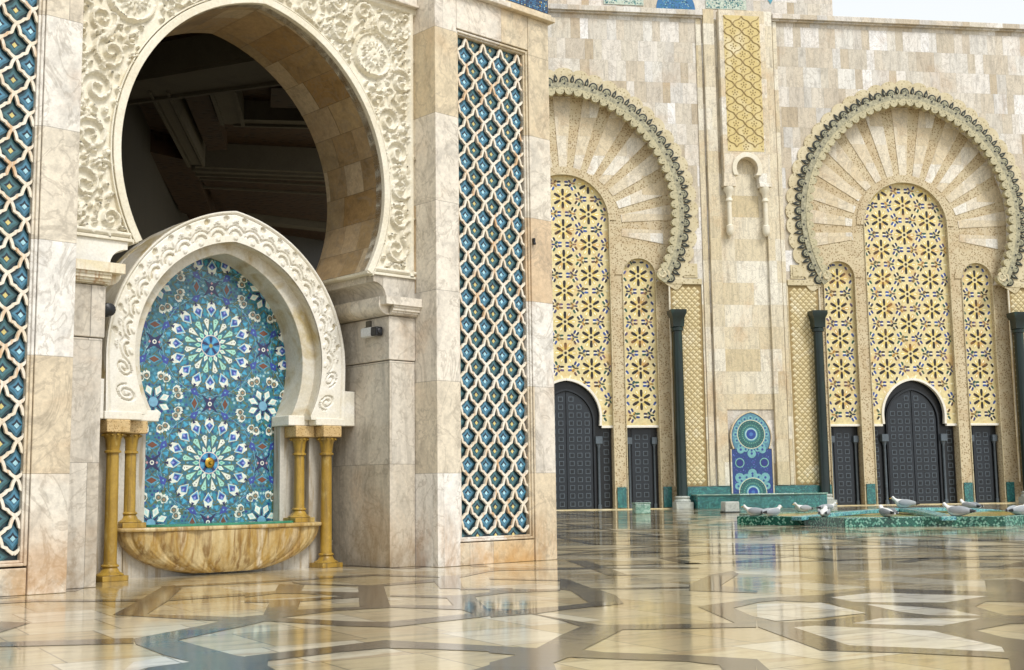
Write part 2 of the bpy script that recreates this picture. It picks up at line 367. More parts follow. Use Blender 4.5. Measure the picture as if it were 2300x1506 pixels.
# jambs and their stepped imposts: profile towards the opening, run through the depth of the wall
JL, JR = 9.65, 16.08
piece('jamb', [(8.81, JL, V1, V2, 0, 4.385)], M_JAMB)
piece('jamb', [(JR, 16.76, V1, V2, 0, 4.385)], M_JAMB)
for s, j, outer in ((1, JR, 16.763), (-1, JL, 8.807)):
    def q(d, z): return (j-s*d, z)
    cove = [q(.05+.26*sin(a), 5.36+.22*(1-cos(a))) for a in lsp(0, pi/2, 6)]
    corb = [q(.10+.33*(1-cos(a)), 5.76+.30*sin(a)) for a in lsp(0, pi/2, 7)]
    m = MB()
    m.prism([(outer, 4.40), q(.03, 4.40), q(.03, 5.345), (outer, 5.345)], V1-.02, V2)
    cap = m.build('impost_block', M_JAMB, pav, bevel=.008)
    m = MB(); P = [(outer, 5.35)]+cove+[q(.29, 5.74), (outer, 5.74)]
    m.prism(P, V1-.03, V2-.01)
    for k in range(6):                                    # the cove turns the corner on the front face
        a = lsp(0, pi/2, 6)[k]; d = .26*sin(a)
        zz = 5.36+.22*(1-cos(a)); m.box(min(outer, j-s*.05), max(outer, j-s*.05), V1-.03-d*.75, V1-.028, zz, 5.74)
    m.box(min(outer, j-s*.28), max(outer, j-s*.28), V1-.26, V1-.03, 5.56, 5.738)
    m.build('cornice', M_CORN if s < 0 else M_PAV, pav, smooth=30, bevel=.005)
    m = MB(); m.prism([(outer, 5.745)]+corb+[q(.43, 6.20), (outer, 6.20)], V1+.0, V2-.02)
    m.build('corbel', M_WHITE if s < 0 else M_JAMB, pav, smooth=30)
    m = MB(); m.prism([(outer, 6.203), q(.62, 6.203), q(.64, 6.26), (outer, 6.26)], V1-.05, V2-.03)
    m.build('springer_ledge', M_CARVE, pav, bevel=.004)
# arch soffit
AC = 12.89
def main_arch(d=0, n=40): return arch(AC, 3.01, .506, 8.0, 6.265, n, d)
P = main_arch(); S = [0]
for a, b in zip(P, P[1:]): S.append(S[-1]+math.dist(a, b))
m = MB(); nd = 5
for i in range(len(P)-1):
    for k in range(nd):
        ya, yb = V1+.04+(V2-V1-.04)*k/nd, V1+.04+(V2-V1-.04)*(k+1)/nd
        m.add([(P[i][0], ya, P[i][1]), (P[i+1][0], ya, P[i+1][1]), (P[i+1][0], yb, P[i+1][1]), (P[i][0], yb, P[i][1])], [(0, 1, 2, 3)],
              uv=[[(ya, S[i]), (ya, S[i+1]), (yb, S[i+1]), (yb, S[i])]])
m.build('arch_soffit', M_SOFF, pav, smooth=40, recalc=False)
m = MB(); m.ring(main_arch(0), main_arch(.15), V1-.07, V1+.25); m.ring(main_arch(.17), main_arch(.20), V1-.05, V1+.1)
m.build('arch_edge_moulding', M_CARVE, pav, smooth=40, bevel=.004)
# masonry behind the carved face, above the arch
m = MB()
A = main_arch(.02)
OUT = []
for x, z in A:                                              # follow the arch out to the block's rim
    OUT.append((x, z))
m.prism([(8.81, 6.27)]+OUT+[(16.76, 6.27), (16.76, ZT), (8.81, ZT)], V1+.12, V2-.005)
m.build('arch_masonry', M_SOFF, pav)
m = MB(); m.box(8.805, 16.765, V1-.14, V1+.115, 12.42, ZT); m.box(8.805, 16.765, V1-.2, V1+.1, 12.36, 12.415)
m.build('header', M_PAV, pav, bevel=.006)

# ---- arabesque relief as a height field
class Relief:
    def __init__(s, a0, a1, b0, b1, step):
        s.na = int(round((a1-a0)/step))+1; s.nb = int(round((b1-b0)/step))+1
        s.a = np.linspace(a0, a1, s.na); s.b = np.linspace(b0, b1, s.nb); s.step = step
        s.H = np.zeros((s.nb, s.na)); s.a0, s.b0 = a0, b0
    def win(s, x0, x1, y0, y1):
        i0 = max(0, int((x0-s.a0)/s.step)-1); i1 = min(s.na, int((x1-s.a0)/s.step)+2)
        j0 = max(0, int((y0-s.b0)/s.step)-1); j1 = min(s.nb, int((y1-s.b0)/s.step)+2)
        if i1 <= i0 or j1 <= j0: return None
        A, B = np.meshgrid(s.a[i0:i1], s.b[j0:j1]); return slice(j0, j1), slice(i0, i1), A, B
    def stroke(s, pts, w0, w1, h):
        pts = np.array(pts); m = max(w0, w1)*1.3
        w = s.win(pts[:, 0].min()-m, pts[:, 0].max()+m, pts[:, 1].min()-m, pts[:, 1].max()+m)
        if w is None: return
        J, I, A, B = w; n = len(pts)
        best = np.full(A.shape, 9.)
        for k in range(n):
            ww = w0+(w1-w0)*k/(n-1)
            best = np.minimum(best, np.hypot(A-pts[k, 0], B-pts[k, 1])/ww)
        v = h*np.clip((1.0-best)/.30, 0, 1)*(.62+.38*np.clip((best-.10)/.25, 0, 1))
        s.H[J, I] = np.maximum(s.H[J, I], v)
    def leaf(s, x, y, an, L, W, h, groove=True):
        w = s.win(x-L*1.1, x+L*1.1, y-L*1.1, y+L*1.1)
        if w is None: return
        J, I, A, B = w; ca, sa = cos(an), sin(an)
        t = ((A-x)*ca+(B-y)*sa)/L; q = -(A-x)*sa+(B-y)*ca
        ok = (t > 0) & (t < 1)
        half = W*np.sin(np.pi*np.clip(t, 0, 1)**.75)+1e-6
        r = np.abs(q)/half
        v = np.where(ok, h*np.clip((1-r)/.22, 0, 1), 0)
        if groove: v = v*(1-.55*(np.abs(q) < W*.17)*ok)
        s.H[J, I] = np.maximum(s.H[J, I], v)
    def disc(s, x, y, r, h, soft=.25):
        w = s.win(x-r, x+r, y-r, y+r)
        if w is None: return
        J, I, A, B = w; d = np.hypot(A-x, B-y)/r
        s.H[J, I] = np.maximum(s.H[J, I], h*np.clip((1-d)/soft, 0, 1))
    def cut(s, x, y, r0, r1, h=0.0, an=None):
        w = s.win(x-r1, x+r1, y-r1, y+r1)
        if w is None: return
        J, I, A, B = w; d = np.hypot(A-x, B-y); ok = (d >= r0) & (d <= r1)
        if an is not None:
            aa = np.arctan2(B-y, A-x); ok &= (np.cos(aa-an[0]) > cos(an[1]))
        s.H[J, I] = np.where(ok, h, s.H[J, I])
    def spiral(s, x, y, r, dr, ph, w, h, turns=1.7):
        pts = []
        for k in range(46):
            t = k/45; rr = r*(1-.86*t); an = ph+dr*t*turns*2*pi
            pts.append((x+rr*cos(an), y+rr*sin(an)))
        s.stroke(pts, w, w*.62, h)

def arabesque(R, inside, h, seed, sizes):
    q = random.Random(seed); C = []
    a1, b1 = R.a[-1], R.b[-1]
    for size, wl, tries in sizes:
        new = []
        for _ in range(tries):
            x, y = q.uniform(R.a0, a1), q.uniform(R.b0, b1); r = size*q.uniform(.85, 1.12)
            if not inside(x, y, r*.62): continue
            if all(math.hypot(x-c[0], y-c[1]) > (r+c[2])*.93 for c in C): C.append((x, y, r)); new.append((x, y, r))
        for x, y, r in new:
            d = q.choice((-1, 1)); ph = q.uniform(0, 6.28)
            R.spiral(x, y, r*.90, d, ph, wl, h, 1.5 if size > .2 else 1.1)
            if size > .2: R.leaf(x+r*.12, y, q.uniform(0, 6.28), r*.30, r*.11, h)
            ex, ey = x+r*.90*cos(ph), y+r*.90*sin(ph)
            R.stroke([(ex+d*sin(ph)*t*r+cos(ph)*t*t*r*.7, ey-d*cos(ph)*t*r+sin(ph)*t*t*r*.7) for t in lsp(0, 1, 14)], wl, wl*.5, h*.9)
            for k in range(5 if size > .2 else 3):
                an = q.uniform(0, 6.28)
                R.leaf(x+r*.97*cos(an), y+r*.97*sin(an), an+d*q.uniform(.2, 1.1), r*q.uniform(.4, .7), r*.16, h*q.uniform(.8, 1))
    for _ in range(int((a1-R.a0)*(b1-R.b0)*240)):
        x, y = q.uniform(R.a0, a1), q.uniform(R.b0, b1)
        if not inside(x, y, .05): continue
        an = q.uniform(0, 6.28); L = q.uniform(.10, .24); free = True
        for t in (.1, .4, .65, .95):
            i, j = int((x+cos(an)*L*t-R.a0)/R.step), int((y+sin(an)*L*t-R.b0)/R.step)
            W = R.H[max(j-1, 0):j+2, max(i-1, 0):i+2]
            if not W.size or W.max() > .1*h: free = False; break
        if free: R.leaf(x, y, an, L, .042, h*.9)
    return C

def arch_half(z, half=3.01, e=.506, zc=8.0, d=0):
    R = half+e+d
    return sqrt(max(0, R*R-(z-zc)**2))-e if abs(z-zc) < R else -9
R = Relief(8.80, 16.77, 6.26, 12.37, .0265)
def ins(x, y, r):
    if not (8.98+r < x < 16.6-r and 6.36+r < y < 12.2-r): return False
    for dx, dy in ((0, 0), (r, 0), (-r, 0), (0, -r), (r*.7, -r*.7), (-r*.7, -r*.7)):
        if abs(x+dx-AC) < arch_half(y+dy, d=.25): return False
    return True
MED = [(15.62, 11.05, .50), (10.05, 10.9, .50)]
ins2 = lambda x, y, r: ins(x, y, r) and all(math.hypot(x-a, y-b) > r+c*1.12 for a, b, c in MED)
HR = .105
arabesque(R, ins2, HR, 5, ((.36, .05, 900), (.25, .042, 1500), (.15, .034, 3000)))
for a, b, c in MED:
    R.disc(a, b, c, HR*1.25, .08); R.cut(a, b, c*.83, c*.9, HR*.5)
    R.cut(a, b, 0, c*.83, HR*.55)
    for k in range(16): R.leaf(a, b, k*pi/8+.1, c*.8, .055, HR*1.1)
    R.cut(a, b, c*1.0, c*1.09, -.03)
# raised frame along the sides and foot
for x in (8.93, 16.66):
    for k in (R.a,): R.H[:, np.abs(R.a-x) < .055] = HR
R.H[np.abs(R.b-6.33) < .04, :] = HR*.8; R.H[R.b > 12.22, :] = HR
vs, idx, fs = [], -np.ones(R.H.shape, int), []
keep = np.zeros(R.H.shape, bool)
for j, z in enumerate(R.b):
    keep[j] = np.abs(R.a-AC) > arch_half(z, d=.06)
for j in range(R.nb):
    for i in range(R.na):
        if keep[j, i]:
            idx[j, i] = len(vs); vs.append((R.a[i], V1+.03-R.H[j, i], R.b[j]))
for j in range(R.nb-1):
    for i in range(R.na-1):
        f = (idx[j, i], idx[j, i+1], idx[j+1, i+1], idx[j+1, i])
        if min(f) >= 0: fs.append(f)
m = MB(); m.add(vs, fs); m.build('carved_spandrel', M_CARVE, pav, smooth=80, recalc=False)

# ---- sebka lattice panels
SEG = [(0, 0), (.07, .07), (.16, .20), (.24, .40), (.29, .58), (.42, .64), (.54, .67), (.63, .78), (.80, .89), (1, 1)]
def lattice(name, u0, u1, zt, zb, uc, parent, cw=.53, pz=.6156, y=V0+.10, w=.025, dep=.055, seed=1):
    nr = int(round((zt-zb)/(pz/2))); m = MB(); q = random.Random(seed)
    ncl = int((u1-u0)/(cw/2))+3
    for j in range(nr):
        for i in range(-ncl, ncl+1):
            if (i+j) % 2: continue
            x0, z0 = uc+i*cw/2, zt-j*pz/2
            for s in (-1, 1):
                pts = [(x0+s*a*cw/2, z0-b*pz/2) for a, b in SEG]
                L, Rr = [], []
                for k, p in enumerate(pts):
                    a = pts[max(k-1, 0)]; b = pts[min(k+1, len(pts)-1)]
                    dx, dz = b[0]-a[0], b[1]-a[1]; n = math.hypot(dx, dz); ww = w*(1.25 if k in (0, len(pts)-1) else 1)
                    L.append((p[0]-dz/n*ww, p[1]+dx/n*ww)); Rr.append((p[0]+dz/n*ww, p[1]-dx/n*ww))
                if min(p[0] for p in L+Rr) < u0-.02 or max(p[0] for p in L+Rr) > u1+.02:
                    c0, c1 = u0, u1
                    L = [(min(max(x, c0), c1), z) for x, z in L]; Rr = [(min(max(x, c0), c1), z) for x, z in Rr]
                    if max(x for x, z in L+Rr)-min(x for x, z in L+Rr) < .06: continue
                yy = y+q.uniform(0, .004)+(.006 if s > 0 else 0)
                m.ring(L, Rr, yy, yy+dep)
    o = m.build('lattice', M_LATT, parent)
    t = MB()
    t.add([(u0-.02, y+dep+.05, zb-.02), (u1+.02, y+dep+.05, zb-.02), (u1+.02, y+dep+.05, zt+.1), (u0-.02, y+dep+.05, zt+.1)], [(0, 1, 2, 3)], lin('16313a'))
    for j in range(-1, nr):
        for i in range(-ncl, ncl+1):
            if (i+j) % 2: continue
            x, zc = uc+i*cw/2, zt-j*pz/2-pz*.57
            if not (u0-.1 < x < u1+.1) or zc < zb-.1: continue
            odd = i % 2
            b1, b2 = (lin('37687c'), lin('4f86a2')) if not odd else (lin('345c60'), lin('44707a'))
            yb = y+dep+.04
            hw, hh = cw*.40, pz*.34
            def st(fw, fh, col, dy, k=.45, zo=0):
                P = []
                for a in range(8):
                    an = a*pi/4+pi/2; r = 1 if a % 2 == 0 else k
                    P.append((min(max(x+cos(an)*fw*r, u0-.02), u1+.02), max(zc+zo+sin(an)*fh*r, zb-.02)))
                t.poly(P, yb-dy, col)
            t.poly([(min(max(x+a*cw, u0-.02), u1+.02), max(zc+b*pz, zb-.02)) for a, b in ((-.06, .16), (0, .52), (.06, .16), (0, .05))], yb-.001, lin('14503f') if odd else lin('184a50'))
            st(hw, hh, b1, .004, .62); st(hw*.72, hh*.72, b2, .008, .6); st(hw*.42, hh*.42, lin('1a2838'), .012, .55)
            st(hw*.22, hh*.24, lin('d2c27a') if odd else lin('a9d8e6'), .016, .7, -.02)
    t.build('tile_backing', M_TILEP, parent)
def panel(u0, u1, zb, zt, uc, seed):
    # moulded frame > lattice and tile backing
    m = MB()
    fw = .10
    def fr(d0, d1, y0, y1):
        m.box(u0+d0, u0+d1, y0, y1, zb+d0, zt-d0); m.box(u1-d1, u1-d0, y0, y1, zb+d0, zt-d0)
        m.box(u0+d1, u1-d1, y0, y1, zt-d1, zt-d0); m.box(u0+d1, u1-d1, y0, y1, zb+d0, zb+d1)
    fr(.0, .05, V0+.03, V0+.35); fr(.05, .095, V0+.075, V0+.36)
    f = m.build('lattice_panel', M_PAV, pav, bevel=.006)
    lattice('lattice', u0+.10, u1-.10, zt-.13, zb+.10, uc, f, seed=seed)
panel(17.40, 19.60, .50, 11.88, 17.76, 1)
panel(5.94, 8.14, .47, 11.88, 7.42, 2)
# cornice and frieze on the tower's head
m = MB(); m.box(17.30, 20.38, V0-.16, V0+.2, 12.72, 12.84); m.box(17.34, 20.33, V0-.08, V0+.2, 12.842, 12.92); m.box(20.285, 20.38, V0+.2, 23.0, 12.72, 12.84)
m.build('tower_cornice', M_PAV, pav, bevel=.006)
m = MB(); m.box(17.34, 20.27, V0-.005, 23.0, 12.93, ZT); m.build('tower_head', M_PAV, pav)
m = MB(); m.box(18.0, 20.26, V0-.035, V0-.01, 12.95, 14.5, lin('17324f'))
q = random.Random(3)
for i in range(44):
    for j in range(30):
        x, z = 18.04+i*.05, 12.98+j*.05
        c = lin(q.choice(['2d6f9c', '3f8ac0', '1d3f6e', '2d6f9c', '8fb9c9', 'c9b56a', '1b2f52']))
        m.poly([(x, z-.02), (x+.02, z), (x, z+.02), (x-.02, z)] if (i+j) % 2 else [(x-.012, z-.02), (x+.012, z-.02), (x+.012, z+.02), (x-.012, z+.02)], V0-.037, c)
m.build('tile_frieze', M_GLAZE, pav)
# the room behind: walls, coffered cedar ceiling (its ribs follow the bearing of the great facade)
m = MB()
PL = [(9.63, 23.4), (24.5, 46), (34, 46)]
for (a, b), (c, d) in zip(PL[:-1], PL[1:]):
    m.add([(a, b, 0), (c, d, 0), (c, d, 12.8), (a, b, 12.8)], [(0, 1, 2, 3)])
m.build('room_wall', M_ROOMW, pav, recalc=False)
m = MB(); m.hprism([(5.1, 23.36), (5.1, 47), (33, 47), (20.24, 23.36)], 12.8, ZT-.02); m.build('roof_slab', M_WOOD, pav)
def beam(name, P, z0, z1, mat):
    m = MB(); m.hprism(P, z0, z1); m.build(name, mat, pav)
def strip(a, b, w):
    d = Vector((b[0]-a[0], b[1]-a[1])).normalized(); n = Vector((-d.y, d.x))*w/2
    return [(a[0]+n.x, a[1]+n.y), (b[0]+n.x, b[1]+n.y), (b[0]-n.x, b[1]-n.y), (a[0]-n.x, a[1]-n.y)]
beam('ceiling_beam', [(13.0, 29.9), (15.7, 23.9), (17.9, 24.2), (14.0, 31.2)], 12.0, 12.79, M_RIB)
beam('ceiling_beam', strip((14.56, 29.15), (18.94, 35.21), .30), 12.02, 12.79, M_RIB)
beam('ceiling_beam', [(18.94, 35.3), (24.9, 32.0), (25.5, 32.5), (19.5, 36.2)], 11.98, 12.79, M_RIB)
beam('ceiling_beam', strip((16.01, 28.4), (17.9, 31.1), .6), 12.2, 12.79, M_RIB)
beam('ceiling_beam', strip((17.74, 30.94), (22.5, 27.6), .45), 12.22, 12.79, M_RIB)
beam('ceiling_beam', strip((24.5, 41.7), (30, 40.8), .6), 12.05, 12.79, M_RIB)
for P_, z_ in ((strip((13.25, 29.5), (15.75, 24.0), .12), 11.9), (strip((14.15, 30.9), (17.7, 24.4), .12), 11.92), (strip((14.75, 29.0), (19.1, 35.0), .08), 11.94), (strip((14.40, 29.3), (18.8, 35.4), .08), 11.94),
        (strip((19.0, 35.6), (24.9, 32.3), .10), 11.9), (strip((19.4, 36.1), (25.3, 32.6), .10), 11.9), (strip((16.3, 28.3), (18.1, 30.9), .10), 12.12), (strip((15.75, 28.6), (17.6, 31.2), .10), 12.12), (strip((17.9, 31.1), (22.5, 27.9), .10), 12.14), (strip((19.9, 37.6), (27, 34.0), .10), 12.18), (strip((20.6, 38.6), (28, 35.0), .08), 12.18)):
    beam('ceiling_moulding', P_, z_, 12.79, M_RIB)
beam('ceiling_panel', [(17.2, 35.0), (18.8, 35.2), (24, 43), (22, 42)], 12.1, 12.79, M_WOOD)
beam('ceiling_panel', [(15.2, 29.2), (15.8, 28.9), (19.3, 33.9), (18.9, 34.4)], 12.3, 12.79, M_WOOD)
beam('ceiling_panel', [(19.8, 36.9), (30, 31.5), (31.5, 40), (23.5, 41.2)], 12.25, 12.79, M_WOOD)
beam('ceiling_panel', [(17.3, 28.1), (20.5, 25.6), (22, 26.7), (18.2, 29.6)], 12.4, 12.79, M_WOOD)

# ================================================================ wall fountain under the arch
UF, VF = 13.22, 22.9
fou = thing('wall_fountain', 'white marble wall fountain with blue zellige back and ochre basin under the horseshoe arch', 'fountain', T1, UF, VF)
fc = UF+.05
outer = lambda n=30, d=0: arch(fc, 2.8, .44, 4.35, 4.3, n, d)
carv = lambda n=30, d=0: arch(fc, 2.2, .264, 4.45, 3.28, n, d)
plain = lambda n=30, d=0: arch(fc-.03, 1.92, .23, 4.55, 3.28, n, d)
# plain inner order
A2 = arch(fc-.03, 1.92, .405, 4.4, 3.28, 40); B2 = arch(fc-.03, 2.5, .3, 4.45, 3.28, 40)
m = MB(); m.ring(A2, B2, VF+.30, VF+1.0)
inner = m.build('inner_arch', M_SURR, fou, smooth=40, bevel=.006)
# carved outer order: relief wraps a ring between the two outlines
NA = 620; NB = 32
def resample(P, n):
    S = [0]
    for a, b in zip(P, P[1:]): S.append(S[-1]+math.dist(a, b))
    P = np.array(P); t = np.linspace(0, S[-1], n)
    return np.stack([np.interp(t, S, P[:, 0]), np.interp(t, S, P[:, 1])], 1), S[-1]
OP = [(fc-2.78, 3.2)]+outer(60)+[(fc+2.78, 3.2)]
IP = [(carv(60)[0][0]-.02, 3.2)]+carv(60)+[(carv(60)[-1][0]+.02, 3.2)]
OPr, LO = resample(OP, NA); IPr, LI = resample(IP, NA)
Lm = (LO+LI)/2
RR = Relief(0, Lm, 0, .66, Lm/(NA-1))
RR.H = np.zeros((RR.nb, RR.na)); HB = .07
RR.H += HB
nm = 19; s0 = 1.35; ds = (Lm-2*s0)/(nm-1)
for k in range(nm):
    sx = s0+k*ds
    RR.cut(sx, .10, .235, .265, HB*.35, (pi/2, 1.35)); RR.cut(sx, .10, .12, .165, HB*-.2, (pi/2, 1.25)); RR.cut(sx, .09, .0, .055, HB*1.4)
    if k < nm-1:
        RR.cut(sx+ds/2, .50, 0, .062, -.08); RR.leaf(sx+ds/2, .33, pi/2, .12, .03, HB*1.5)
        RR.cut(sx+ds/2, .24, .02, .04, HB*.3)
    RR.leaf(sx-.08, .42, .35, .17, .03, HB*1.45); RR.leaf(sx+.08, .42, pi-.35, .17, .03, HB*1.45)
for sx, d in ((.42, 1), (Lm-.42, -1), (.95, -1), (Lm-.95, 1)):
    for tt in lsp(0, 1, 40):
        an = tt*10.5*d; rr = .19*(1-.8*tt)
        RR.cut(sx+rr*cos(an), .27+rr*sin(an), 0, .02, HB*.25)
RR.H[RR.b > .615, :] = HB*1.3; RR.H[(RR.b > .58) & (RR.b < .60), :] = HB*.4
vs = []
for j in range(RR.nb):
    t = j/(RR.nb-1)
    Q = IPr*(1-t)+OPr*t
    for i in range(NA): vs.append((Q[i, 0], VF+HB-RR.H[j, i], Q[i, 1]))
na = NA
fs = [(j*na+i, j*na+i+1, (j+1)*na+i+1, (j+1)*na+i) for j in range(RR.nb-1) for i in range(na-1)]
m = MB(); m.add(vs, fs)
m.build('carved_arch', M_WHITE, fou, smooth=75, recalc=False)
m = MB(); m.ring([tuple(p) for p in IPr[::6]]+[tuple(IPr[-1])], [tuple(p) for p in OPr[::6]]+[tuple(OPr[-1])], VF+.048, VF+.80)
m.build('arch_body', M_SURR, fou, smooth=40)
# imposts with side wings
for s in (-1, 1):
    a = lambda d: fc+s*d
    m = MB()
    def bx(d0, d1, y0, y1, z0, z1): m.box(min(a(d0), a(d1)), max(a(d0), a(d1)), y0, y1, z0, z1)
    bx(2.03, 2.80, VF-.03, VF+.8, 3.08, 3.24); bx(1.52, 2.025, VF+.27, VF+.98, 3.08, 3.30)
    bx(2.803, 3.085 if s > 0 else 3.45, VF+.01, VF+.75, 3.085, 3.86)
    m.build('impost', M_WHITE, fou, bevel=.008)
    m = MB(); bx(2.15, 2.74, VF+.42, VF+.96, 0, 3.078); bx(1.58, 2.147, VF+.70, VF+.97, .9, 3.078)
    m.build('back_pier', M_SLABG, fou, bevel=.006)
m = MB(); m.box(fc-2.145, fc+2.145, VF+.42, VF+.96, 0, .86); m.build('basin_panel', M_SLABG, fou)
m = MB(); m.box(fc-2.9, fc+2.9, VF+1.01, VF+1.3, 0, 5.2); m.prism(arch(fc, 2.78, .44, 4.35, 4.6, 20), VF+1.012, VF+1.3); m.build('back_wall', M_SURR, fou)
# columns: shaft with capital block, bead ring and base
def column(x, y, z0, r, name='column'):
    m = MB(); zt = 2.83
    m.lathe([(r*1.08, z0+.27), (r, z0+.36), (r*.97, 2.0), (r*.93, zt-.40)], x, y, 20)
    sh = m.build(name, M_GOLD, fou, smooth=50)
    m = MB(); b = .24
    m.box(x-b, x+b, y-b, y+b, zt, 3.075); m.build('capital_block', M_CAPB, sh, bevel=.008)
    m = MB(); m.lathe([(r*.95, zt-.40), (r*1.28, zt-.385), (r*1.28, zt-.35), (r*1.0, zt-.335), (r*1.25, zt-.12), (r*1.55, zt-.06), (r*1.55, zt-.003)], x, y, 20)
    for k in range(12):
        an = k*pi/6; m.lathe([(.001, zt-.075), (.03, zt-.055), (.03, zt-.035), (.001, zt-.015)], x+r*1.62*cos(an), y+r*1.62*sin(an), 6)
    m.build('capital', M_GOLD, sh, smooth=40)
    m = MB(); m.lathe([(r*1.12, z0+.31), (r*1.35, z0+.29), (r*1.35, z0+.265), (r*1.1, z0+.25), (r*1.45, z0+.17), (r*2.1, z0+.12), (r*2.15, z0+.105)], x, y, 20)
    m.box(x-r*2.1, x+r*2.1, y-r*2.1, y+r*2.1, z0+.0, z0+.10)
    m.build('base', M_GOLD, sh, smooth=40, bevel=.004)
for s in (-1, 1):
    column(UF+s*2.48, VF+.16, 0.0, .125)
    column(UF+s*1.97, VF+.46, .985, .118)
# basin: gadrooned half bowl and rim
def sup(a, b, n, k, t):
    c, s_ = cos(t), sin(t)
    return (a*abs(c)**(2/n)*(1 if c >= 0 else -1), -b*abs(s_)**(2/n)*k)
m = MB(); nt, nz = 128, 22; vs = []
for j in range(nz):
    h = j/(nz-1); z = .90-h*.86; s_ = sqrt(max(0, 1-(h*.93)**2)); sv = .42+.58*sqrt(max(0, 1-(h*.95)**2))
    for i in range(nt+1):
        t = pi*i/nt; x, y = sup(2.30*s_, .60*sv, 3.0, 1, t)
        lob = abs(sin(t*7)); fan = .012*sin(t*7*9)
        y *= 1+.17*(lob**.5-.6)*(1-.3*h)+fan; x *= 1+.015*(lob**.5-.6)
        vs.append((fc+x, VF+.45+y, z))
m.add(vs, [(j*(nt+1)+i, j*(nt+1)+i+1, (j+1)*(nt+1)+i+1, (j+1)*(nt+1)+i) for j in range(nz-1) for i in range(nt)])
m.build('basin', M_BOWL, fou, smooth=60, recalc=False)
rim = [sup(2.36, .66, 3.4, 1, pi*i/48) for i in range(49)]
m = MB(); m.hprism([(fc+x, VF+.45+y) for x, y in rim]+[(fc-2.36, VF+.97), (fc+2.36, VF+.97)], .905, .985)
m.build('basin_rim', M_BOWL, fou, bevel=.012)
m = MB(); w = [sup(1.70, .45, 3.0, 1, pi*i/40) for i in range(41)]
m.hprism([(fc+x, VF+.45+y) for x, y in w]+[(fc-1.56, VF+.985), (fc+1.56, VF+.985)], .987, 1.03)
m.build('pool', M_WATER, fou)
# ---- zellige back panel, laid tile by tile in layers
PU, PZ = 2.60, 2.50
ZY = VF+.985
C_T, C_TD, C_GR, C_W, C_B, C_LB, C_N, C_MINT, C_BR, C_PK = (lin(c) for c in ('317488', '24606f', '5d6c48', 'dfe3d8', '31479a', '6aaccb', '161f52', '9fd6c4', '6d3a1c', 'c99aa4'))
m = MB(); m.prism([(fc-2.1, .9), (fc-2.1, 4.3)]+arch(fc-.03, 1.92, .405, 4.4, 4.35, 24, .30)+[(fc+2.1, 4.3), (fc+2.1, .9)], ZY, ZY+.012, C_T)
class Lay:
    def __init__(s): s.k = 0
    def y(s, lay): return ZY-.0012*lay
def rp(cx, cz, P, an):                                  # polygon in radial frame (r outward, t sideways) at angle an
    ca, sa = cos(an), sin(an)
    return [(cx+(r*ca-t*sa)*PU/PZ, cz+r*sa+t*ca) for r, t in P]
def put(P, lay, col):
    if all(abs(x-fc) > 2.08 for x, z in P) or max(z for x, z in P) < .95 or min(z for x, z in P) > 6.85: return
    mx, mz = sum(x for x, z in P)/len(P), sum(z for x, z in P)/len(P)
    if mz > 4.3 and abs(mx-fc+.03) > arch_half(mz, 1.92, .405, 4.4, .22): return
    if lay < 3: col = (col[0]*.70, col[1]*.74, col[2]*.84, 1)
    m.poly([(min(max(x, fc-2.08), fc+2.08), min(max(z, .95), 6.85)) for x, z in P], ZY-.0014*lay, col)
def line(a, b, w, lay, col):
    d = math.dist(a, b); nx, nz_ = -(b[1]-a[1])/d*w/2, (b[0]-a[0])/d*w/2
    put([(a[0]+nx, a[1]+nz_), (b[0]+nx, b[1]+nz_), (b[0]-nx, b[1]-nz_), (a[0]-nx, a[1]-nz_)], lay, col)
def ngon(cx, cz, r, k, an=0, sx=1.0): return [(cx+r*cos(an+2*pi*i/k)*sx, cz+r*sin(an+2*pi*i/k)) for i in range(k)]
def petal(cx, cz, an, r0, r1, w, ring, core, dot, lay):
    rm = r0+(r1-r0)*.60
    put(rp(cx, cz, [(r0, 0), (rm-.03, -w), (r1-.03, -w*.72), (r1, 0), (r1-.03, w*.72), (rm-.03, w)], an), lay, ring)
    put(rp(cx, cz, [(r0+.02, 0), (rm-.03, -w*.86), (r1-.09, 0), (rm-.03, w*.86)], an), lay+.5, C_LB)
    put(rp(cx, cz, [(r0+.07, 0), (rm-.03, -w*.70), (r1-.11, 0), (rm-.03, w*.70)], an), lay+1, core)
    put(rp(cx, cz, [(rm-.06, 0), (rm-.02, -w*.26), (rm+.03, 0), (rm-.02, w*.26)], an), lay+2, dot)
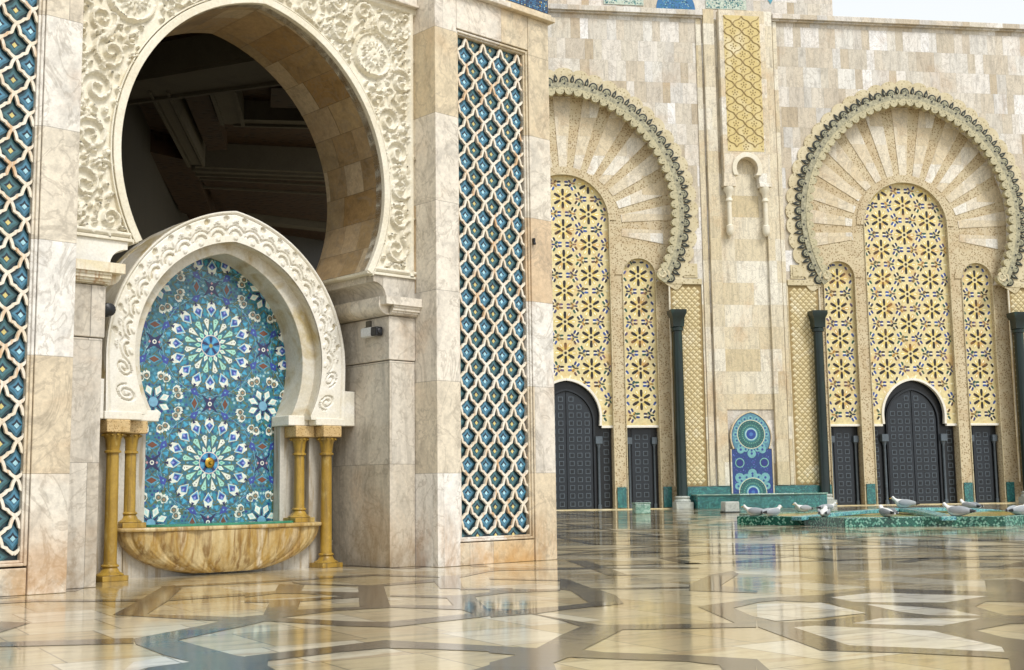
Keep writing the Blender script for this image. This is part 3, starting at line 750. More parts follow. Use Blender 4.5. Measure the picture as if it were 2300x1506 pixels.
def rosette(cx, cz):
    put(ngon(cx, cz, 1.0, 32, 0, 1.04), 2.0, lin('3d859c')); put(ngon(cx, cz, .66, 32, 0, 1.04), 2.1, lin('34788c'))
    for k in range(32):
        an = k*pi/16+pi/32
        put(rp(cx, cz, [(.60, 0), (.66, -.03), (.72, 0), (.66, .03)], an), 2.6, lin('245a86' if k % 2 else '7fc4cc')); put(rp(cx, cz, [(.86, 0), (.92, -.03), (.98, 0), (.92, .03)], an), 2.6, lin('24506f' if k % 2 else '8fd0d0'))
    for k in range(16):                                  # strapwork star
        a0 = k*pi/8+pi/16
        for st in (5,):
            a1 = a0+st*pi/8
            A_, B_ = (cx+.86*cos(a0)*1.04, cz+.86*sin(a0)), (cx+.86*cos(a1)*1.04, cz+.86*sin(a1))
            line(A_, B_, .014, 3, C_GR)
    for k in range(16):
        an = k*pi/8
        petal(cx, cz, an, .62, .95, .108, C_W, C_B, lin('8b93d6'), 4)
        put(rp(cx, cz, [(.90, -.035), (.90, .035), (1.0, 0)], an), 7, C_N)
        ah = an+pi/16
        put(rp(cx, cz, [(.34, 0), (.56, -.062), (.60, 0), (.56, .062)], ah), 4, C_MINT if k % 2 else C_W)
        for r_, t_ in ((.50, 0), (.555, -.026), (.555, .026)):
            put(rp(cx, cz, [(r_-.014, 0), (r_, -.014), (r_+.014, 0), (r_, .014)], ah), 5, C_TD if k % 2 else C_N)
        put(rp(cx, cz, [(.44, 0), (.475, -.02), (.51, 0), (.475, .02)], an), 7, C_LB)
        put(rp(cx, cz, [(.70, -.045), (.80, 0), (.70, .045), (.64, 0)], ah), 3, lin('2a8fa8'))
        put(rp(cx, cz, [(.93, -.05), (1.05, 0), (.93, .05)], ah), 3, lin('3f9fc4'))
        put(rp(cx, cz, [(.195, 0), (.29, -.046), (.375, 0), (.29, .046)], an), 5, C_W if k % 2 else C_MINT)
        put(rp(cx, cz, [(.24, 0), (.29, -.02), (.33, 0), (.29, .02)], an), 6, C_MINT if k % 2 else lin('57b3a0'))
    for k in range(16):                                  # outer strapwork
        for st, r_, cl, w_ in ((3, 1.06, C_GR, .016), (2, 1.16, lin('7fb9cc'), .014), (5, 1.28, lin('6a6a3c'), .014)):
            a0 = k*pi/8+pi/16; a1 = a0+st*pi/8
            line((cx+r_*cos(a0)*1.04, cz+r_*sin(a0)), (cx+r_*cos(a1)*1.04, cz+r_*sin(a1)), w_, 2.2, cl)
        an = k*pi/8; 
        line((cx+.30*cos(an+pi/16)*1.04, cz+.30*sin(an+pi/16)), (cx+.95*cos(an+.02)*1.04, cz+.95*sin(an+.02)), .012, 3.6, C_GR)
        line((cx+.30*cos(an-pi/16)*1.04, cz+.30*sin(an-pi/16)), (cx+.95*cos(an-.02)*1.04, cz+.95*sin(an-.02)), .012, 3.6, C_GR)
    put(ngon(cx, cz, .235, 16, pi/16), 6, lin('d9c8c0'))
    put(ngon(cx, cz, .215, 24), 7, lin('2f7fae'))
    for k in range(10):
        an = k*pi/5+pi/2
        put(rp(cx, cz, [(.04, 0), (.10, -.026), (.195, -.034), (.20, .034), (.10, .026)], an), 8, C_N if k % 2 == 0 else lin('4fa0cc'))
    put(ngon(cx, cz, .045, 12), 9, lin('9a8a3c'))
def star8(cx, cz):
    for k in range(8):
        an = k*pi/4
        put(rp(cx, cz, [(.14, 0), (.27, -.075), (.37, 0), (.27, .075)], an+pi/8), 4, C_W)
        put(rp(cx, cz, [(.20, 0), (.27, -.03), (.32, 0), (.27, .03)], an+pi/8), 5, lin('b9dcd8'))
        put(rp(cx, cz, [(.08, -.03), (.27, 0), (.08, .03)], an), 6, C_N)
        line((cx+.36*cos(an)*1.04, cz+.36*sin(an)), (cx+.80*cos(an+.42)*1.04, cz+.80*sin(an+.42)), .024, 3, C_GR)
        line((cx+.36*cos(an)*1.04, cz+.36*sin(an)), (cx+.80*cos(an-.42)*1.04, cz+.80*sin(an-.42)), .024, 3, C_GR)
        for d_ in (-.28, .28):
            x, z = cx+.56*cos(an+d_)*1.04, cz+.56*sin(an+d_); pa = an+d_
            put(rp(x, z, [(.115, -.02), (.06, -.088), (-.03, -.07), (-.09, 0), (-.03, .07), (.06, .088), (.115, .02), (.07, 0)], pa), 4, C_W); put(ngon(x, z, .06, 8, 0, 1.04), 5, lin('5f6f66')); put(ngon(x, z, .03, 6), 6, lin('9a7a5a'))
        put(rp(cx, cz, [(.40, 0), (.47, -.03), (.54, 0), (.47, .03)], an), 4, lin('3a93b5'))
    put(ngon(cx, cz, .11, 8), 7, lin('6fa3c0'))
def knot(cx, cz, vert):
    def w(P): return [(cx+(a if not vert else b), cz+(b if not vert else a)) for a, b in P]
    put(w([(-.20, -.20), (-.10, -.05), (-.10, .05), (-.20, .20), (-.02, .09), (.02, .09), (.20, .20), (.10, .05), (.10, -.05), (.20, -.20), (.02, -.09), (-.02, -.09)]), 4, C_N)
    put(ngon(cx, cz, .05, 8), 5, C_W); put(ngon(cx, cz, .026, 6), 6, C_N)
    for s in (-1, 1):
        put(w([(s*.11-.03, 0), (s*.11, -.03), (s*.11+.03, 0), (s*.11, .03)]), 5, C_PK)
        put(w([(-.12, s*.36), (0, s*.30), (.12, s*.36), (0, s*.43)]), 5, C_BR)
        put(w([(-.16, s*.36), (0, s*.27), (.16, s*.36), (0, s*.46)]), 4, lin('4f93b0'))
        for s2 in (-1, 1):
            put(w([(s2*.16, s*.26), (s2*.34, s*.34), (s2*.30, s*.46), (s2*.20, s*.42)]), 4, C_B)
            put(w([(s2*.23, s*.36), (s2*.27, s*.34), (s2*.27, s*.39)]), 5, C_LB)
            line((cx+(s2*.06 if not vert else s*.5), cz+(s*.5 if not vert else s2*.06)), (cx+(s2*.40 if not vert else s*.25), cz+(s*.25 if not vert else s2*.40)), .022, 3, C_GR)
q = random.Random(11)
sp_ = .078
for jj in range(int(5.9/sp_)):                           # fine field of small cut chips
    for ii in range(-26, 27):
        x, z = fc+(ii+.5*(jj % 2))*sp_*1.02+q.uniform(-.006, .006), 1.0+jj*sp_
        r = sp_*q.uniform(.34, .52)
        put(ngon(x, z, r, 4, q.choice((0, pi/4))), 1+((ii+jj) % 3)*.25, lin(q.choice(['4fa3b8', '2a6c80', '8fccd8', '24586e', '4a8a72', '3a8fa2', '24508a', '5f7048', 'b4dcd4', '2f60a0', '3a7a66', '1f4a5c', '5fb0c0', '2f448f'])))
for j in range(-1, 3):
    for i in range(-1, 2):
        cx, cz = fc+i*PU, 2.28+j*PZ
        rosette(cx, cz); star8(cx+PU/2, cz+PZ/2)
        knot(cx+PU/2, cz, False); knot(cx, cz+PZ/2, True)
m.build('zellige_panel', M_GLAZE, fou, recalc=False)
m = MB(); 
for k in range(1): m.lathe([(.001, 0), (.05, .0), (.10, .012), (.115, .03), (.10, .045), (.05, .05), (.045, .075), (.03, .10), (.001, .10)], 0, 0, 16)
m.v = [(fc+x, ZY-.02-z, 2.28+y) for x, y, z in m.v]
m.build('spout', M_BRASS, fou, smooth=50)

SF = .9825
fou.location = world(T1, UF*SF, VF*SF); fou.scale = (SF, SF, SF)

# ---- small fixtures
cam_ = thing('security_camera', 'small white wall camera with a black front under the arch cornice on the right jamb', 'camera', T1, 16.05, 21.75, 4.9)
m = MB(); m.box(16.0, 16.08, 21.86, 22.02, 5.06, 5.30); m.tube([(16.04, 21.94, 5.16), (15.93, 21.94, 5.12), (15.92, 21.86, 5.02)], .035); m.build('bracket', M_RIB, cam_, bevel=.004)
m = MB(); m.box(15.84, 16.0, 21.62, 22.0, 4.92, 5.13); m.build('housing', M_CAMW, cam_, bevel=.015)
m = MB(); m.box(15.83, 16.01, 21.40, 21.615, 4.92, 5.12); m.tube([(15.92, 21.46, 5.02), (15.92, 21.37, 5.02)], .07, 12); m.build('lens_hood', M_BLACK, cam_, bevel=.012)
spk = thing('floodlight', 'small black floodlight beside the left shoulder of the white fountain arch', 'light', T1, 9.66, 22.0, 4.95)
m = MB(); m.tube([(9.62, 22.02, 5.05), (9.95, 22.0, 5.05)], .035); m.build('bracket', M_BLACK, spk)
m = MB(); m.lathe([(.04, -.14), (.12, -.10), (.135, 0), (.12, .10), (.05, .14)], 0, 0, 14); m.v = [(10.07+x, 22.0+z, 5.03+y) for x, y, z in m.v]; m.build('lamp_head', M_BLACK, spk, smooth=50)
hk = thing('wall_lamp', 'tiny dark lamp fixed to the right pier beside the tall lattice panel', 'lamp', T1, 19.66, 20.5, 7.30)
m = MB(); m.box(19.635, 19.685, 20.43, 20.497, 7.27, 7.38); m.lathe([(.02, 7.22), (.042, 7.235), (.042, 7.275), (.02, 7.29)], 19.66, 20.45, 10); m.build('lamp_body', M_BLACK, hk, bevel=.004)
# ================================================================ great facade
T2 = TH2
FAR = ['d2cabc', 'bdb19c', 'dad7d0', 'c6baa6', 'e8e6e4', 'cdc3b2', 'b6a68c', 'd4d1cc', 'ccc4b4', 'c2beb8']
M_FAR = marble('facade_travertine', FAR, .42, .72, (8, 8, 1.6), .006, .5, vein=.34, rust=.26, jd=.7, blot=.5)
M_FAR2 = marble('pilaster_travertine', ['d6cbb2', 'c8b894', 'e2dccc', 'd0c2a2', 'dad0ba'], .8, .75, (10, 10, 1.2), .006, .5, vein=.34, rust=.4, jd=.8, blot=.6)
M_SPECK = stone('carved_tan_stone', ['b8a584', 'cdbf9f', 'c0ad8a', 'd4c8ae'], .9, rough=.7, spots='7a6038', spot_scale=15, spot_rng=(.2, .46), bump=.5)
M_VOUS = marble('plain_voussoir_stone', ['d3c4a6', 'e0d7c4', 'd0bf9e', 'e8e4da', 'd8ccb4'], .7, .66, (5, 5, 3), .004, .5, vein=.25, jd=.75)
M_BAND = stone('carved_band_stone', ['b5a684', 'd0c4a4', 'c2b490', 'd8ceb2'], 1.4, rough=.6, spots='857550', spot_scale=10, spot_rng=(.16, .36), bump=.5)
M_CUSP = stone('weathered_cusp_stone', ['9c9678', 'bfb694', 'aca484', 'cfc6a8'], 3.5, rough=.6, spots='5e5a44', spot_scale=12, spot_rng=(.15, .4), bump=.5)
M_DKREL = tinted('green_relief_stone', .5, .6, .05, 12)
M_SCREEN = tinted('tile_screen_glaze', .45, .22, .1, 9, 'c58a3a')
M_LOZ = stone('lozenge_stone', ['d8cca8', 'cbba8c', 'e4dcc2'], 1.5, rough=.55)
M_LOZG = stone('lozenge_groove', ['a08a5c', '8f7a4e'], 2, rough=.7)
M_YEL = stone('yellow_sebka_tile', ['d8c794', 'cdb878', 'e0d5b2'], 1.0, rough=.45)
M_DGREEN = stone('green_marble', ['050d0b', '0c2420', '081916', '17382f'], 1.4, (1, 1, .6), .28, bump=.1)
M_METAL = tinted('patinated_titanium', .42, .25, .1, 5)
M_TEAL = zellige('teal_zellige', ['134a4e', '1d5c5e', '0f3c40', '26686a', '164e5c', '38807a'], .06, '4f8e86')
M_GREENZ = zellige('green_chequer_zellige', ['114a3f', '8ab8a4', '13503f', '175a4b', '6aa590', '0f3f38'], .045, '2f6f60')
M_RIBT = zellige('blue_green_zellige', ['2f7f90', '5aa3ad', '27688a', '3f8f8c', '7fbab8'], .05, '8fc0bc')
M_BLOCK = zellige('pale_green_zellige', ['5c8c7c', '93b0a2', '427668', '739c8c'], .06, '9fb2a6')
M_BLOCKW = stone('speckled_granite', ['8f948e', 'b4b8b0', 'a0a59c'], 6, rough=.5, spots='5a605a', spot_scale=28, spot_rng=(.15, .35))
M_MOS = tinted('mosaic_glaze', .2, .25, .4, 16)

fac = thing('mosque_facade', 'great travertine facade with two monumental gates and a cornice under the pale sky', 'mosque', T2, 31.68, 91)
GC = (45.55, 17.80); VW = 91.0
def gate_hole(c, n=26):
    A = arch(c, 8.65, .96, 22.5, 17.3, n)
    return [(c-8.75, 0), (c-8.75, 17.3)]+A+[(c+8.75, 17.3), (c+8.75, 0)]
P = [(-12, 0)]
for c in sorted(GC): P += gate_hole(c)
P += [(90, 0), (90, 38.2), (-12, 38.2)]
m = MB(); m.prism(P, VW, VW+2.2); m.build('wall', M_FAR, fac)
m = MB()
for a, b in ((-12, 28.93), (34.66, 90)):
    m.box(a, b, VW-.45, VW+2.2, 38.34, 38.75); m.box(a, b, VW-.25, VW+2.2, 38.203, 38.337)
m.build('cornice', M_FAR, fac, bevel=.01)
# pilaster strips and the projecting sebka panel with its hanging colonnettes
m = MB()
for a, b in ((28.98, 29.86), (33.62, 34.60)): m.box(a, b, VW-.34, VW-.004, 1.66, 38.9)
for a, b in ((28.42, 28.86), (34.72, 35.05)): m.box(a, b, VW-.10, VW-.004, 1.66, 38.19)
m.build('pilaster', M_FAR2, fac, bevel=.012)
m = MB(); m.box(29.87, 33.61, VW-.08, VW-.003, 7.4, 38.2); m.build('pilaster_field', M_FAR2, fac)
VP = VW-.75
m = MB()
hole = arch(31.98, .84, .05, 26.0, 25.5, 14)
m.prism([(30.12, 24.85), (30.12, 38.75), (33.86, 38.75), (33.86, 24.85), (32.92, 24.85), (32.92, 25.4)]+hole[::-1]+[(31.04, 25.4), (31.04, 24.85)], VP+.0, VW-.09)
sp = m.build('sebka_panel', M_VOUS, fac, bevel=.012)
m = MB(); m.ring(arch(31.98, .85, .05, 26.0, 25.45, 14), arch(31.98, 1.2, .06, 26.0, 25.45, 14), VP-.10, VP-.003); m.build('small_arch', M_CARVE, sp, smooth=40, bevel=.01)
for x0_, x1_ in ((30.04, 31.02), (32.94, 33.92)):
    m = MB(); m.box(x0_, x1_, VP-.12, VW-.1, 24.55, 24.845); m.build('impost_shelf', M_VOUS, sp, bevel=.01)
m = MB(); zb, zt = 27.35, 38.3
m.box(30.50, 33.42, VP-.02, VP-.003, zb, zt, (1, 1, 1, 1)); m.build('yellow_field', M_YEL, sp)
m = MB(); hw, hz = .73, .62
for j in range(int((zt-zb)/hz)):
    for i in range(0, 5):
        if (i+j) % 2: continue
        for s in (-1, 1):
            x0, z0 = 30.50+i*hw, zt-.05-j*hz
            if not 0 <= i+s <= 4: continue
            pts = [(x0+s*a*hw, z0-b_*hz) for a, b_ in ((0, 0), (.10, .14), (.22, .36), (.40, .46), (.60, .54), (.78, .64), (.90, .86), (1, 1))]
            m.ring([(x-.042, z) for x, z in pts], [(x+.042, z) for x, z in pts], VP-.06-(.01 if s > 0 else 0), VP-.021)
        x, z = 30.50+i*hw, zt-.05-j*hz-hz
        if 0 <= i <= 4 and z > zb+.3:
            for a in range(5):
                an = a*2*pi/5+.3; xx_, zz_ = x+.2*cos(an), z+.2*sin(an)
                if 30.56 < xx_ < 33.36: m.box(xx_-.045, xx_+.045, VP-.045, VP-.021, zz_-.045, zz_+.045)
            if 30.55 < x < 33.37: m.box(x-.05, x+.05, VP-.05, VP-.021, z-.05, z+.05)
m.build('sebka_net', M_LOZG, sp)
for xx in (30.53, 33.43):
    m = MB(); m.lathe([(.05, 20.7), (.2, 20.8), (.29, 21.05), (.29, 21.5), (.18, 21.6), (.18, 23.4), (.26, 23.45), (.26, 23.6), (.19, 23.7), (.26, 24.05), (.40, 24.3), (.40, 24.54)], xx, VP+.25, 14)
    m.build('colonnette', M_CARVE, fac, smooth=40)
# dado of teal tiles along the foot of the wall
m = MB()
for a, b in ((26.6, 30.1), (33.4, 37.4)): m.box(a, b, VW-.28, VW-.22, .0, 1.62)
m.box(28.2, 35.0, VW-.21, VW-.1, 0, 1.615)
m.build('tile_dado', M_TEAL, fac)
# upper storey set back
m = MB(); m.box(-12, 41.2, 94, 104, 34, 62); ups = m.build('upper_storey', M_FAR, fac)
m = MB(); VU = 93.96
m.poly(arch(27.78, 1.62, .2, 40.15, 40.06, 14), VU, lin('2b6a9c'))
q = random.Random(4)
for i in range(150):
    x, z = 27.78+q.uniform(-1.4, 1.4), q.uniform(40.1, 41.4)
    if math.hypot(x-27.78, (z-40.1)*1.05) < 1.35: m.poly([(x-.06, z), (x, z-.06), (x+.06, z), (x, z+.06)], VU-.006, lin(q.choice(['173d6e', '4f93b5', '1f5a6a', '8fb8c0', '2b7a72'])))
for a, b in ((21.8, 25.1), (30.3, 33.75)):
    m.box(a, b, VU-.02, VU, 40.3, 43, lin('b9c4b4'))
    for i in range(420):
        x, z = q.uniform(a+.1, b-.1), q.uniform(40.4, 42.8); r = q.uniform(.04, .09)
        m.poly([(x-r, z), (x, z-r), (x+r, z), (x, z+r)], VU-.025, lin(q.choice(['3f7a78', '6a9a98', '2a5a66', 'd5d9cc', '8aa89a'])))
m.poly([(35.6, 41.3), (35.83, 40.9), (36.05, 41.3), (35.83, 41.7)], VU, lin('4f93a5'))
m.build('tile_ornament', M_MOS, ups)

# ---------------------------------------------------------------- monumental gate
c = GC[0]
gate = thing('monumental_gate', 'right monumental gate, its whole scalloped arch in view, yellow tile screens over dark metal doors', 'gate', T2, c, VW, 0, 'monumental gates in the facade')
VT = 91.9
def garch(d, n=40, zb=17.3): return arch(c, 8.65, .96, 22.5, zb, n, d)
def path(d, N):
    P, L = resample(garch(0, 60), N); Q = []
    for i in range(N):
        a, b = P[max(i-1, 0)], P[min(i+1, N-1)]; t = (b-a)/np.hypot(*(b-a)); nrm = np.array([-t[1], t[0]])
        Q.append((P[i], nrm))
    return Q, L
NB2 = 37; Q, L = path(0, NB2*8+1)
def off(i, d): p, n_ = Q[max(0, min(len(Q)-1, i))]; return (float(p[0]+n_[0]*d), float(p[1]+n_[1]*d))
# carved pale outer band with lobed rim
A = [off(i, .10) for i in range(len(Q))]
B = [off(i, 1.42+.28*abs(sin(pi*i/8))**.6) for i in range(len(Q))]
m = MB(); m.ring(A, B, VW-.14, VW-.004); m.build('carved_band', M_BAND, gate)
# ring of roundels and flames
m = MB(); A = [off(i, .10) for i in range(len(Q))]; B = [off(i, .98) for i in range(len(Q))]
GRN, DK, LT, GD = lin('979479'), lin('1c221c'), lin('a09b80'), lin('cdb98a')
m.ring([off(i, .10) for i in range(len(Q))], [off(i, .52) for i in range(len(Q))], VW-.32, VW-.141, LT)
def loc(i, s, d):
    p, n_ = Q[i]; t = np.array([n_[1], -n_[0]]); r = p+n_*d+t*s; return (float(r[0]), float(r[1]))
for k in range(NB2):
    i = k*8+4
    arcA = [loc(i, .36*cos(a), .62+.40*sin(a)) for a in lsp(-.3, pi+.3, 14)]
    arcB = [loc(i, .25*cos(a), .62+.28*sin(a)) for a in lsp(-.3, pi+.3, 14)]
    m.ring(arcA, arcB, VW-.24, VW-.141, DK)
    m.prism([loc(i, .25*cos(a), .62+.27*sin(a)) for a in lsp(0, 2*pi, 13)[:-1]], VW-.30, VW-.141, GRN)
    for a in lsp(0, 2*pi, 6)[:-1]: m.prism([loc(i, .15*cos(a)+.05*cos(b), .62+.15*sin(a)+.05*sin(b)) for b in lsp(0, 2*pi, 6)[:-1]], VW-.33, VW-.3, DK if q.random() < .6 else LT)
    m.poly([loc(i, .10, .35), loc(i, .05, .45), loc(i, -.05, .45), loc(i, -.10, .35), loc(i, 0, .28)], VW-.326, DK)
    i = k*8+8
    if k < NB2-1:
        m.prism([loc(i, 0, 1.22), loc(i, -.13, .93), loc(i, -.15, .72), loc(i, 0, .55), loc(i, .15, .72), loc(i, .13, .93)], VW-.25, VW-.141, DK)
        m.prism([loc(i, 0, .92), loc(i, -.06, .76), loc(i, 0, .62), loc(i, .06, .76)], VW-.28, VW-.25, GRN)
m.build('roundel_band', M_DKREL, gate)
# pale inner cusps hanging into the opening
m = MB(); N2 = 54
Aq = []; Bq = []
Q3, _ = path(0, N2*9+1)
for i in range(len(Q3)):
    p, n_ = Q3[i]; d = -.06-.40*abs(sin(pi*i/9))**.5
    Aq.append((float(p[0]+n_[0]*d), float(p[1]+n_[1]*d))); Bq.append((float(p[0]+n_[0]*.12), float(p[1]+n_[1]*.12)))
m.ring(Aq, Bq, VW-.36, VW+.12); m.build('cusped_edge', M_CUSP, gate)
# foot scrolls
for s in (-1, 1):
    p = garch(0)[0 if s < 0 else -1]; cx = p[0]+s*.25*1
    m = MB(); m.tube([(cx+.55*(1-.8*t)*cos(-pi/2+t*9*s), VW-.2-.12*t, 17.75+.55*(1-.8*t)*sin(-pi/2+t*9*s)) for t in lsp(0, 1, 40)], .12, 6); m.build('foot_scroll', M_BAND, gate, smooth=50)
    a, b = (c+s*7.9, c+s*10.45); a, b = min(a, b), max(a, b)
    m = MB(); m.box(a, b, VW-.18, VW+.30, 16.98, 17.42); 
    x0 = c+s*9.6
    m.box(x0-.55, x0+.55, VW-.10, VW-.003, 17.5, 18.6); m.box(x0-.38, x0+.38, VW-.15, VW-.10, 17.65, 18.45)
    m.build('impost', M_BAND, gate, bevel=.012)
    # lozenge panel beside the column
    a, b = c+s*7.95, c+s*10.42; a, b = min(a, b), max(a, b)
    m = MB(); m.box(a, b, VW-.03, VW+.25, 1.66, 16.97); lp = m.build('lozenge_panel', M_LOZG, gate)
    m = MB(); st = .46
    for j in range(int(15.3/st*2)):
        for i in range(int((b-a)/st)+1):
            x, z = a+.08+i*st+(st/2 if j % 2 else 0), 1.9+j*st/2
            if x-st*.42 < a or x+st*.42 > b or z+st*.42 > 16.95: continue
            h = st*.43
            m.add([(x-h, VW-.032, z), (x, VW-.032, z-h), (x+h, VW-.032, z), (x, VW-.032, z+h), (x, VW-.09, z)], [(0, 1, 4), (1, 2, 4), (2, 3, 4), (3, 0, 4)])
    m.build('lozenges', M_LOZ, lp, recalc=False)
    m = MB(); e = .13; o_ = (a-e, b+e)
    m.box(a-e, a-.003, VW-.12, VW-.003, 1.66, 16.97); m.box(b+.003, b+e, VW-.12, VW-.003, 1.66, 16.97); m.build('panel_border', M_FAR2, lp, bevel=.01)
    # green column
    x, y = c+s*8.3, VW-.50
    m = MB(); m.lathe([(.46, .75), (.40, .95), (.38, 7), (.36, 13.3)], x, y, 22); sh = m.build('green_column', M_DGREEN, gate, smooth=50)
    m = MB(); m.lathe([(.36, 13.3), (.47, 13.33), (.47, 13.55), (.38, 13.62)], x, y, 22)
    m.add([(x+i*.42, y+j*.42, 13.62) for i, j in ((-1, -1), (1, -1), (1, 1), (-1, 1))]+[(x+i*.47, y+j*.47, 14.35) for i, j in ((-1, -1), (1, -1), (1, 1), (-1, 1))]+[(x+i*.60, y+j*.60, 14.65) for i, j in ((-1, -1), (1, -1), (1, 1), (-1, 1))]+[(x+i*.60, y+j*.60, 14.92) for i, j in ((-1, -1), (1, -1), (1, 1), (-1, 1))],
          [(k*4+i, k*4+(i+1) % 4, k*4+4+(i+1) % 4, k*4+4+i) for k in range(3) for i in range(4)]+[(0, 1, 2, 3), (12, 13, 14, 15)])
    m.build('capital', M_DGREEN, sh, smooth=35)
    m = MB(); m.lathe([(.44, .95), (.56, .9), (.56, .8), (.48, .76), (.62, .62), (.62, .5)], x, y, 22); m.box(x-.66, x+.66, y-.66, y+.45, .0, .50); m.build('base', M_BLOCKW, sh, smooth=40, bevel=.012)
# tympanum slab with three arched bays cut through it
BAY = [(-5.80, 1.27, 17.85), (0, 3.5, 22.1), (5.80, 1.27, 17.85)]
P = [(c-8.9, 0)]
for dx, h, zc in BAY:
    P += [(c+dx-h, 0)]+[(c+dx-h*cos(t), zc+h*sin(t)) for t in lsp(0, pi, 24)]+[(c+dx+h, 0)]
P += [(c+8.9, 0), (c+8.9, 22)]+[(c+9.6*cos(t), 22.3+10.4*sin(t)) for t in lsp(0, pi, 24)]+[(c-8.9, 22)]
m = MB(); m.prism(P, VT, VT+1.0); m.build('tympanum', M_SPECK, gate)
m = MB(); m.box(c-8.9, c+8.9, VT+1.01, VT+1.25, 0, 33.5); m.build('back_wall', M_SPECK, gate)
m = MB(); nv = 29
for k in range(0, nv):
    t0, t1 = lsp(radians(-9), radians(189), nv+1)[k:k+2]
    if k % 2: continue
    w = .012
    def pt(r, t): return (c+r*cos(t), 21.6+r*sin(t))
    def rout(t):
        x = 9.0
        return 8.9 if sin(t) < .35 else 9.0+1.2*max(0, sin(t))**2
    t0 -= .016; t1 += .016
    m.prism([pt(4.55, t0+w), pt(4.55, t1-w), pt(rout(t1), t1-w*.5), pt(rout(t0), t0+w*.5)], VT-.045, VT-.002)
m.build('voussoirs', M_VOUS, gate)
m = MB()
for dx, h, zc in BAY:
    f = lambda r: [(c+dx-r*cos(t), zc+r*sin(t)) for t in lsp(0, pi, 24)]
    m.ring(f(h+.06), f(h+.62), VT-.08, VT-.002)
m.build('bay_surround', M_SPECK, gate)
m = MB()
for dx, h, zc in BAY:
    f = lambda r: [(c+dx-r, .0)]+[(c+dx-r*cos(t), zc+r*sin(t)) for t in lsp(0, pi, 24)]+[(c+dx+r, .0)]
    m.ring(f(h-.0), f(h+.055), VT-.11, VT+.02)
m.build('bay_edge', M_BAND, gate)
for a, b in ((-7.95, -7.15), (-4.45, -3.6), (3.6, 4.45), (7.15, 7.95)):
    m = MB(); m.box(c+a+.08, c+b-.08, VT-.13, VT-.002, .12, 1.66); m.build('jamb_dado', M_TEAL, gate)
# tile screens
YB, BK, DB, GN, OR_, PK = lin('dcc470'), lin('140c07'), lin('22336e'), lin('1f4f3f'), lin('cfa860'), lin('c9a08a')
CRM = lin('dacb98')
def screen(name, dx, pts, x0s):
    m = MB(); VS = VT+.30; m.prism(pts, VS, VS+.15, CRM)
    lo = min(z for x, z in pts)
    hh = BAY[[round(b[0], 1) for b in BAY].index(round(dx, 1))]
    def inside(x, z, r):
        ax = abs(x-(c+dx))
        if z < lo+r or ax > hh[1]-r: return False
        if z > hh[2] and math.hypot(ax, z-hh[2]) > hh[1]-r: return False
        if abs(dx) < 1 and z < 9.95+r and ax < 2.72+r and (z < 7.1 or ax < arch_half(z, 2.66, .21, 7.0, r)): return False
        return True
    def slot(x, z, an, r0, r1, w, col, y=.004):
        ca, sa = cos(an), sin(an); rm = (r0+r1)/2
        P = [(x+r*ca-t*sa, z+r*sa+t*ca) for r, t in ((r0, -w*.6), (rm, -w), (r1-.05, -w*.8), (r1, 0), (r1-.05, w*.8), (rm, w), (r0, w*.6))]
        if all(inside(a, b, .0) for a, b in P): m.poly(P, VS-y, col)
    qq = random.Random(int(dx*10)+3)
    for i in range(-3, 4):
        for j in range(-1, 9):
            x = c+i*2.0; z = 23.78-2.39*j-(0 if i % 2 == 0 else 1.195)
            if abs(dx) > 1: x = c+dx+(i*2.0); z = 23.78-2.39*j-(1.195 if i % 2 == 0 else 0)
            if abs(x-(c+dx)) > hh[1]+1.2: continue
            for k in range(6):
                an = (pi/2, .539, -.539, -pi/2, pi+.539, pi-.539)[k]; ah = an+pi/6*(1 if k != 1 else .9)
                D_ = 1.195 if k in (0, 3) else 1.165
                slot(x, z, an, .24, .80, .115, BK, .008)
                slot(x, z, an+pi/6, .26, .86, .125, OR_ if qq.random() < .12 else YB, .003)
                slot(x, z, an+pi/6, .52, .80, .06, lin('f0e8c8'), .006)
                ta, ra = an+pi/2, an
                for t_ in (-.30, .30):
                    for r_ in (-.13, .13):
                        if r_ > 0 and k < 3: pass
                        ex, ez = x+(D_+r_)*cos(ra)+t_*cos(ta), z+(D_+r_)*sin(ra)+t_*sin(ta)
                        if k < 3: slot(ex-.14*cos(ta+r_*2*t_), ez-.14*sin(ta+r_*2*t_), ta+r_*2*t_, -.02, .31, .088, qq.choice((DB, DB, GN, BK, lin('2f4f94'), lin('1a2440'))), .008)
                    if k < 3: slot(x+D_*cos(ra)+t_*.9*cos(ta)-.0, z+D_*sin(ra)+t_*.9*sin(ta), ta, -.10, .12, .05, lin('f4efdc'), .007)
                ex, ez = x+1.38*cos(an+pi/6), z+1.38*sin(an+pi/6)
                for t_ in (0, 2.09, 4.19): slot(ex, ez, an+pi/6+pi+t_, .04, .32, .065, qq.choice((GN, DB, lin('b98a3a'), BK)), .0075)
            P = [(x+.12*cos(a), z+.12*sin(a)) for a in lsp(0, 2*pi, 7)[:-1]]
            if all(inside(a, b, 0) for a, b in P): m.poly(P, VS-.009, BK)
    return m.build(name, M_SCREEN, gate, recalc=False)
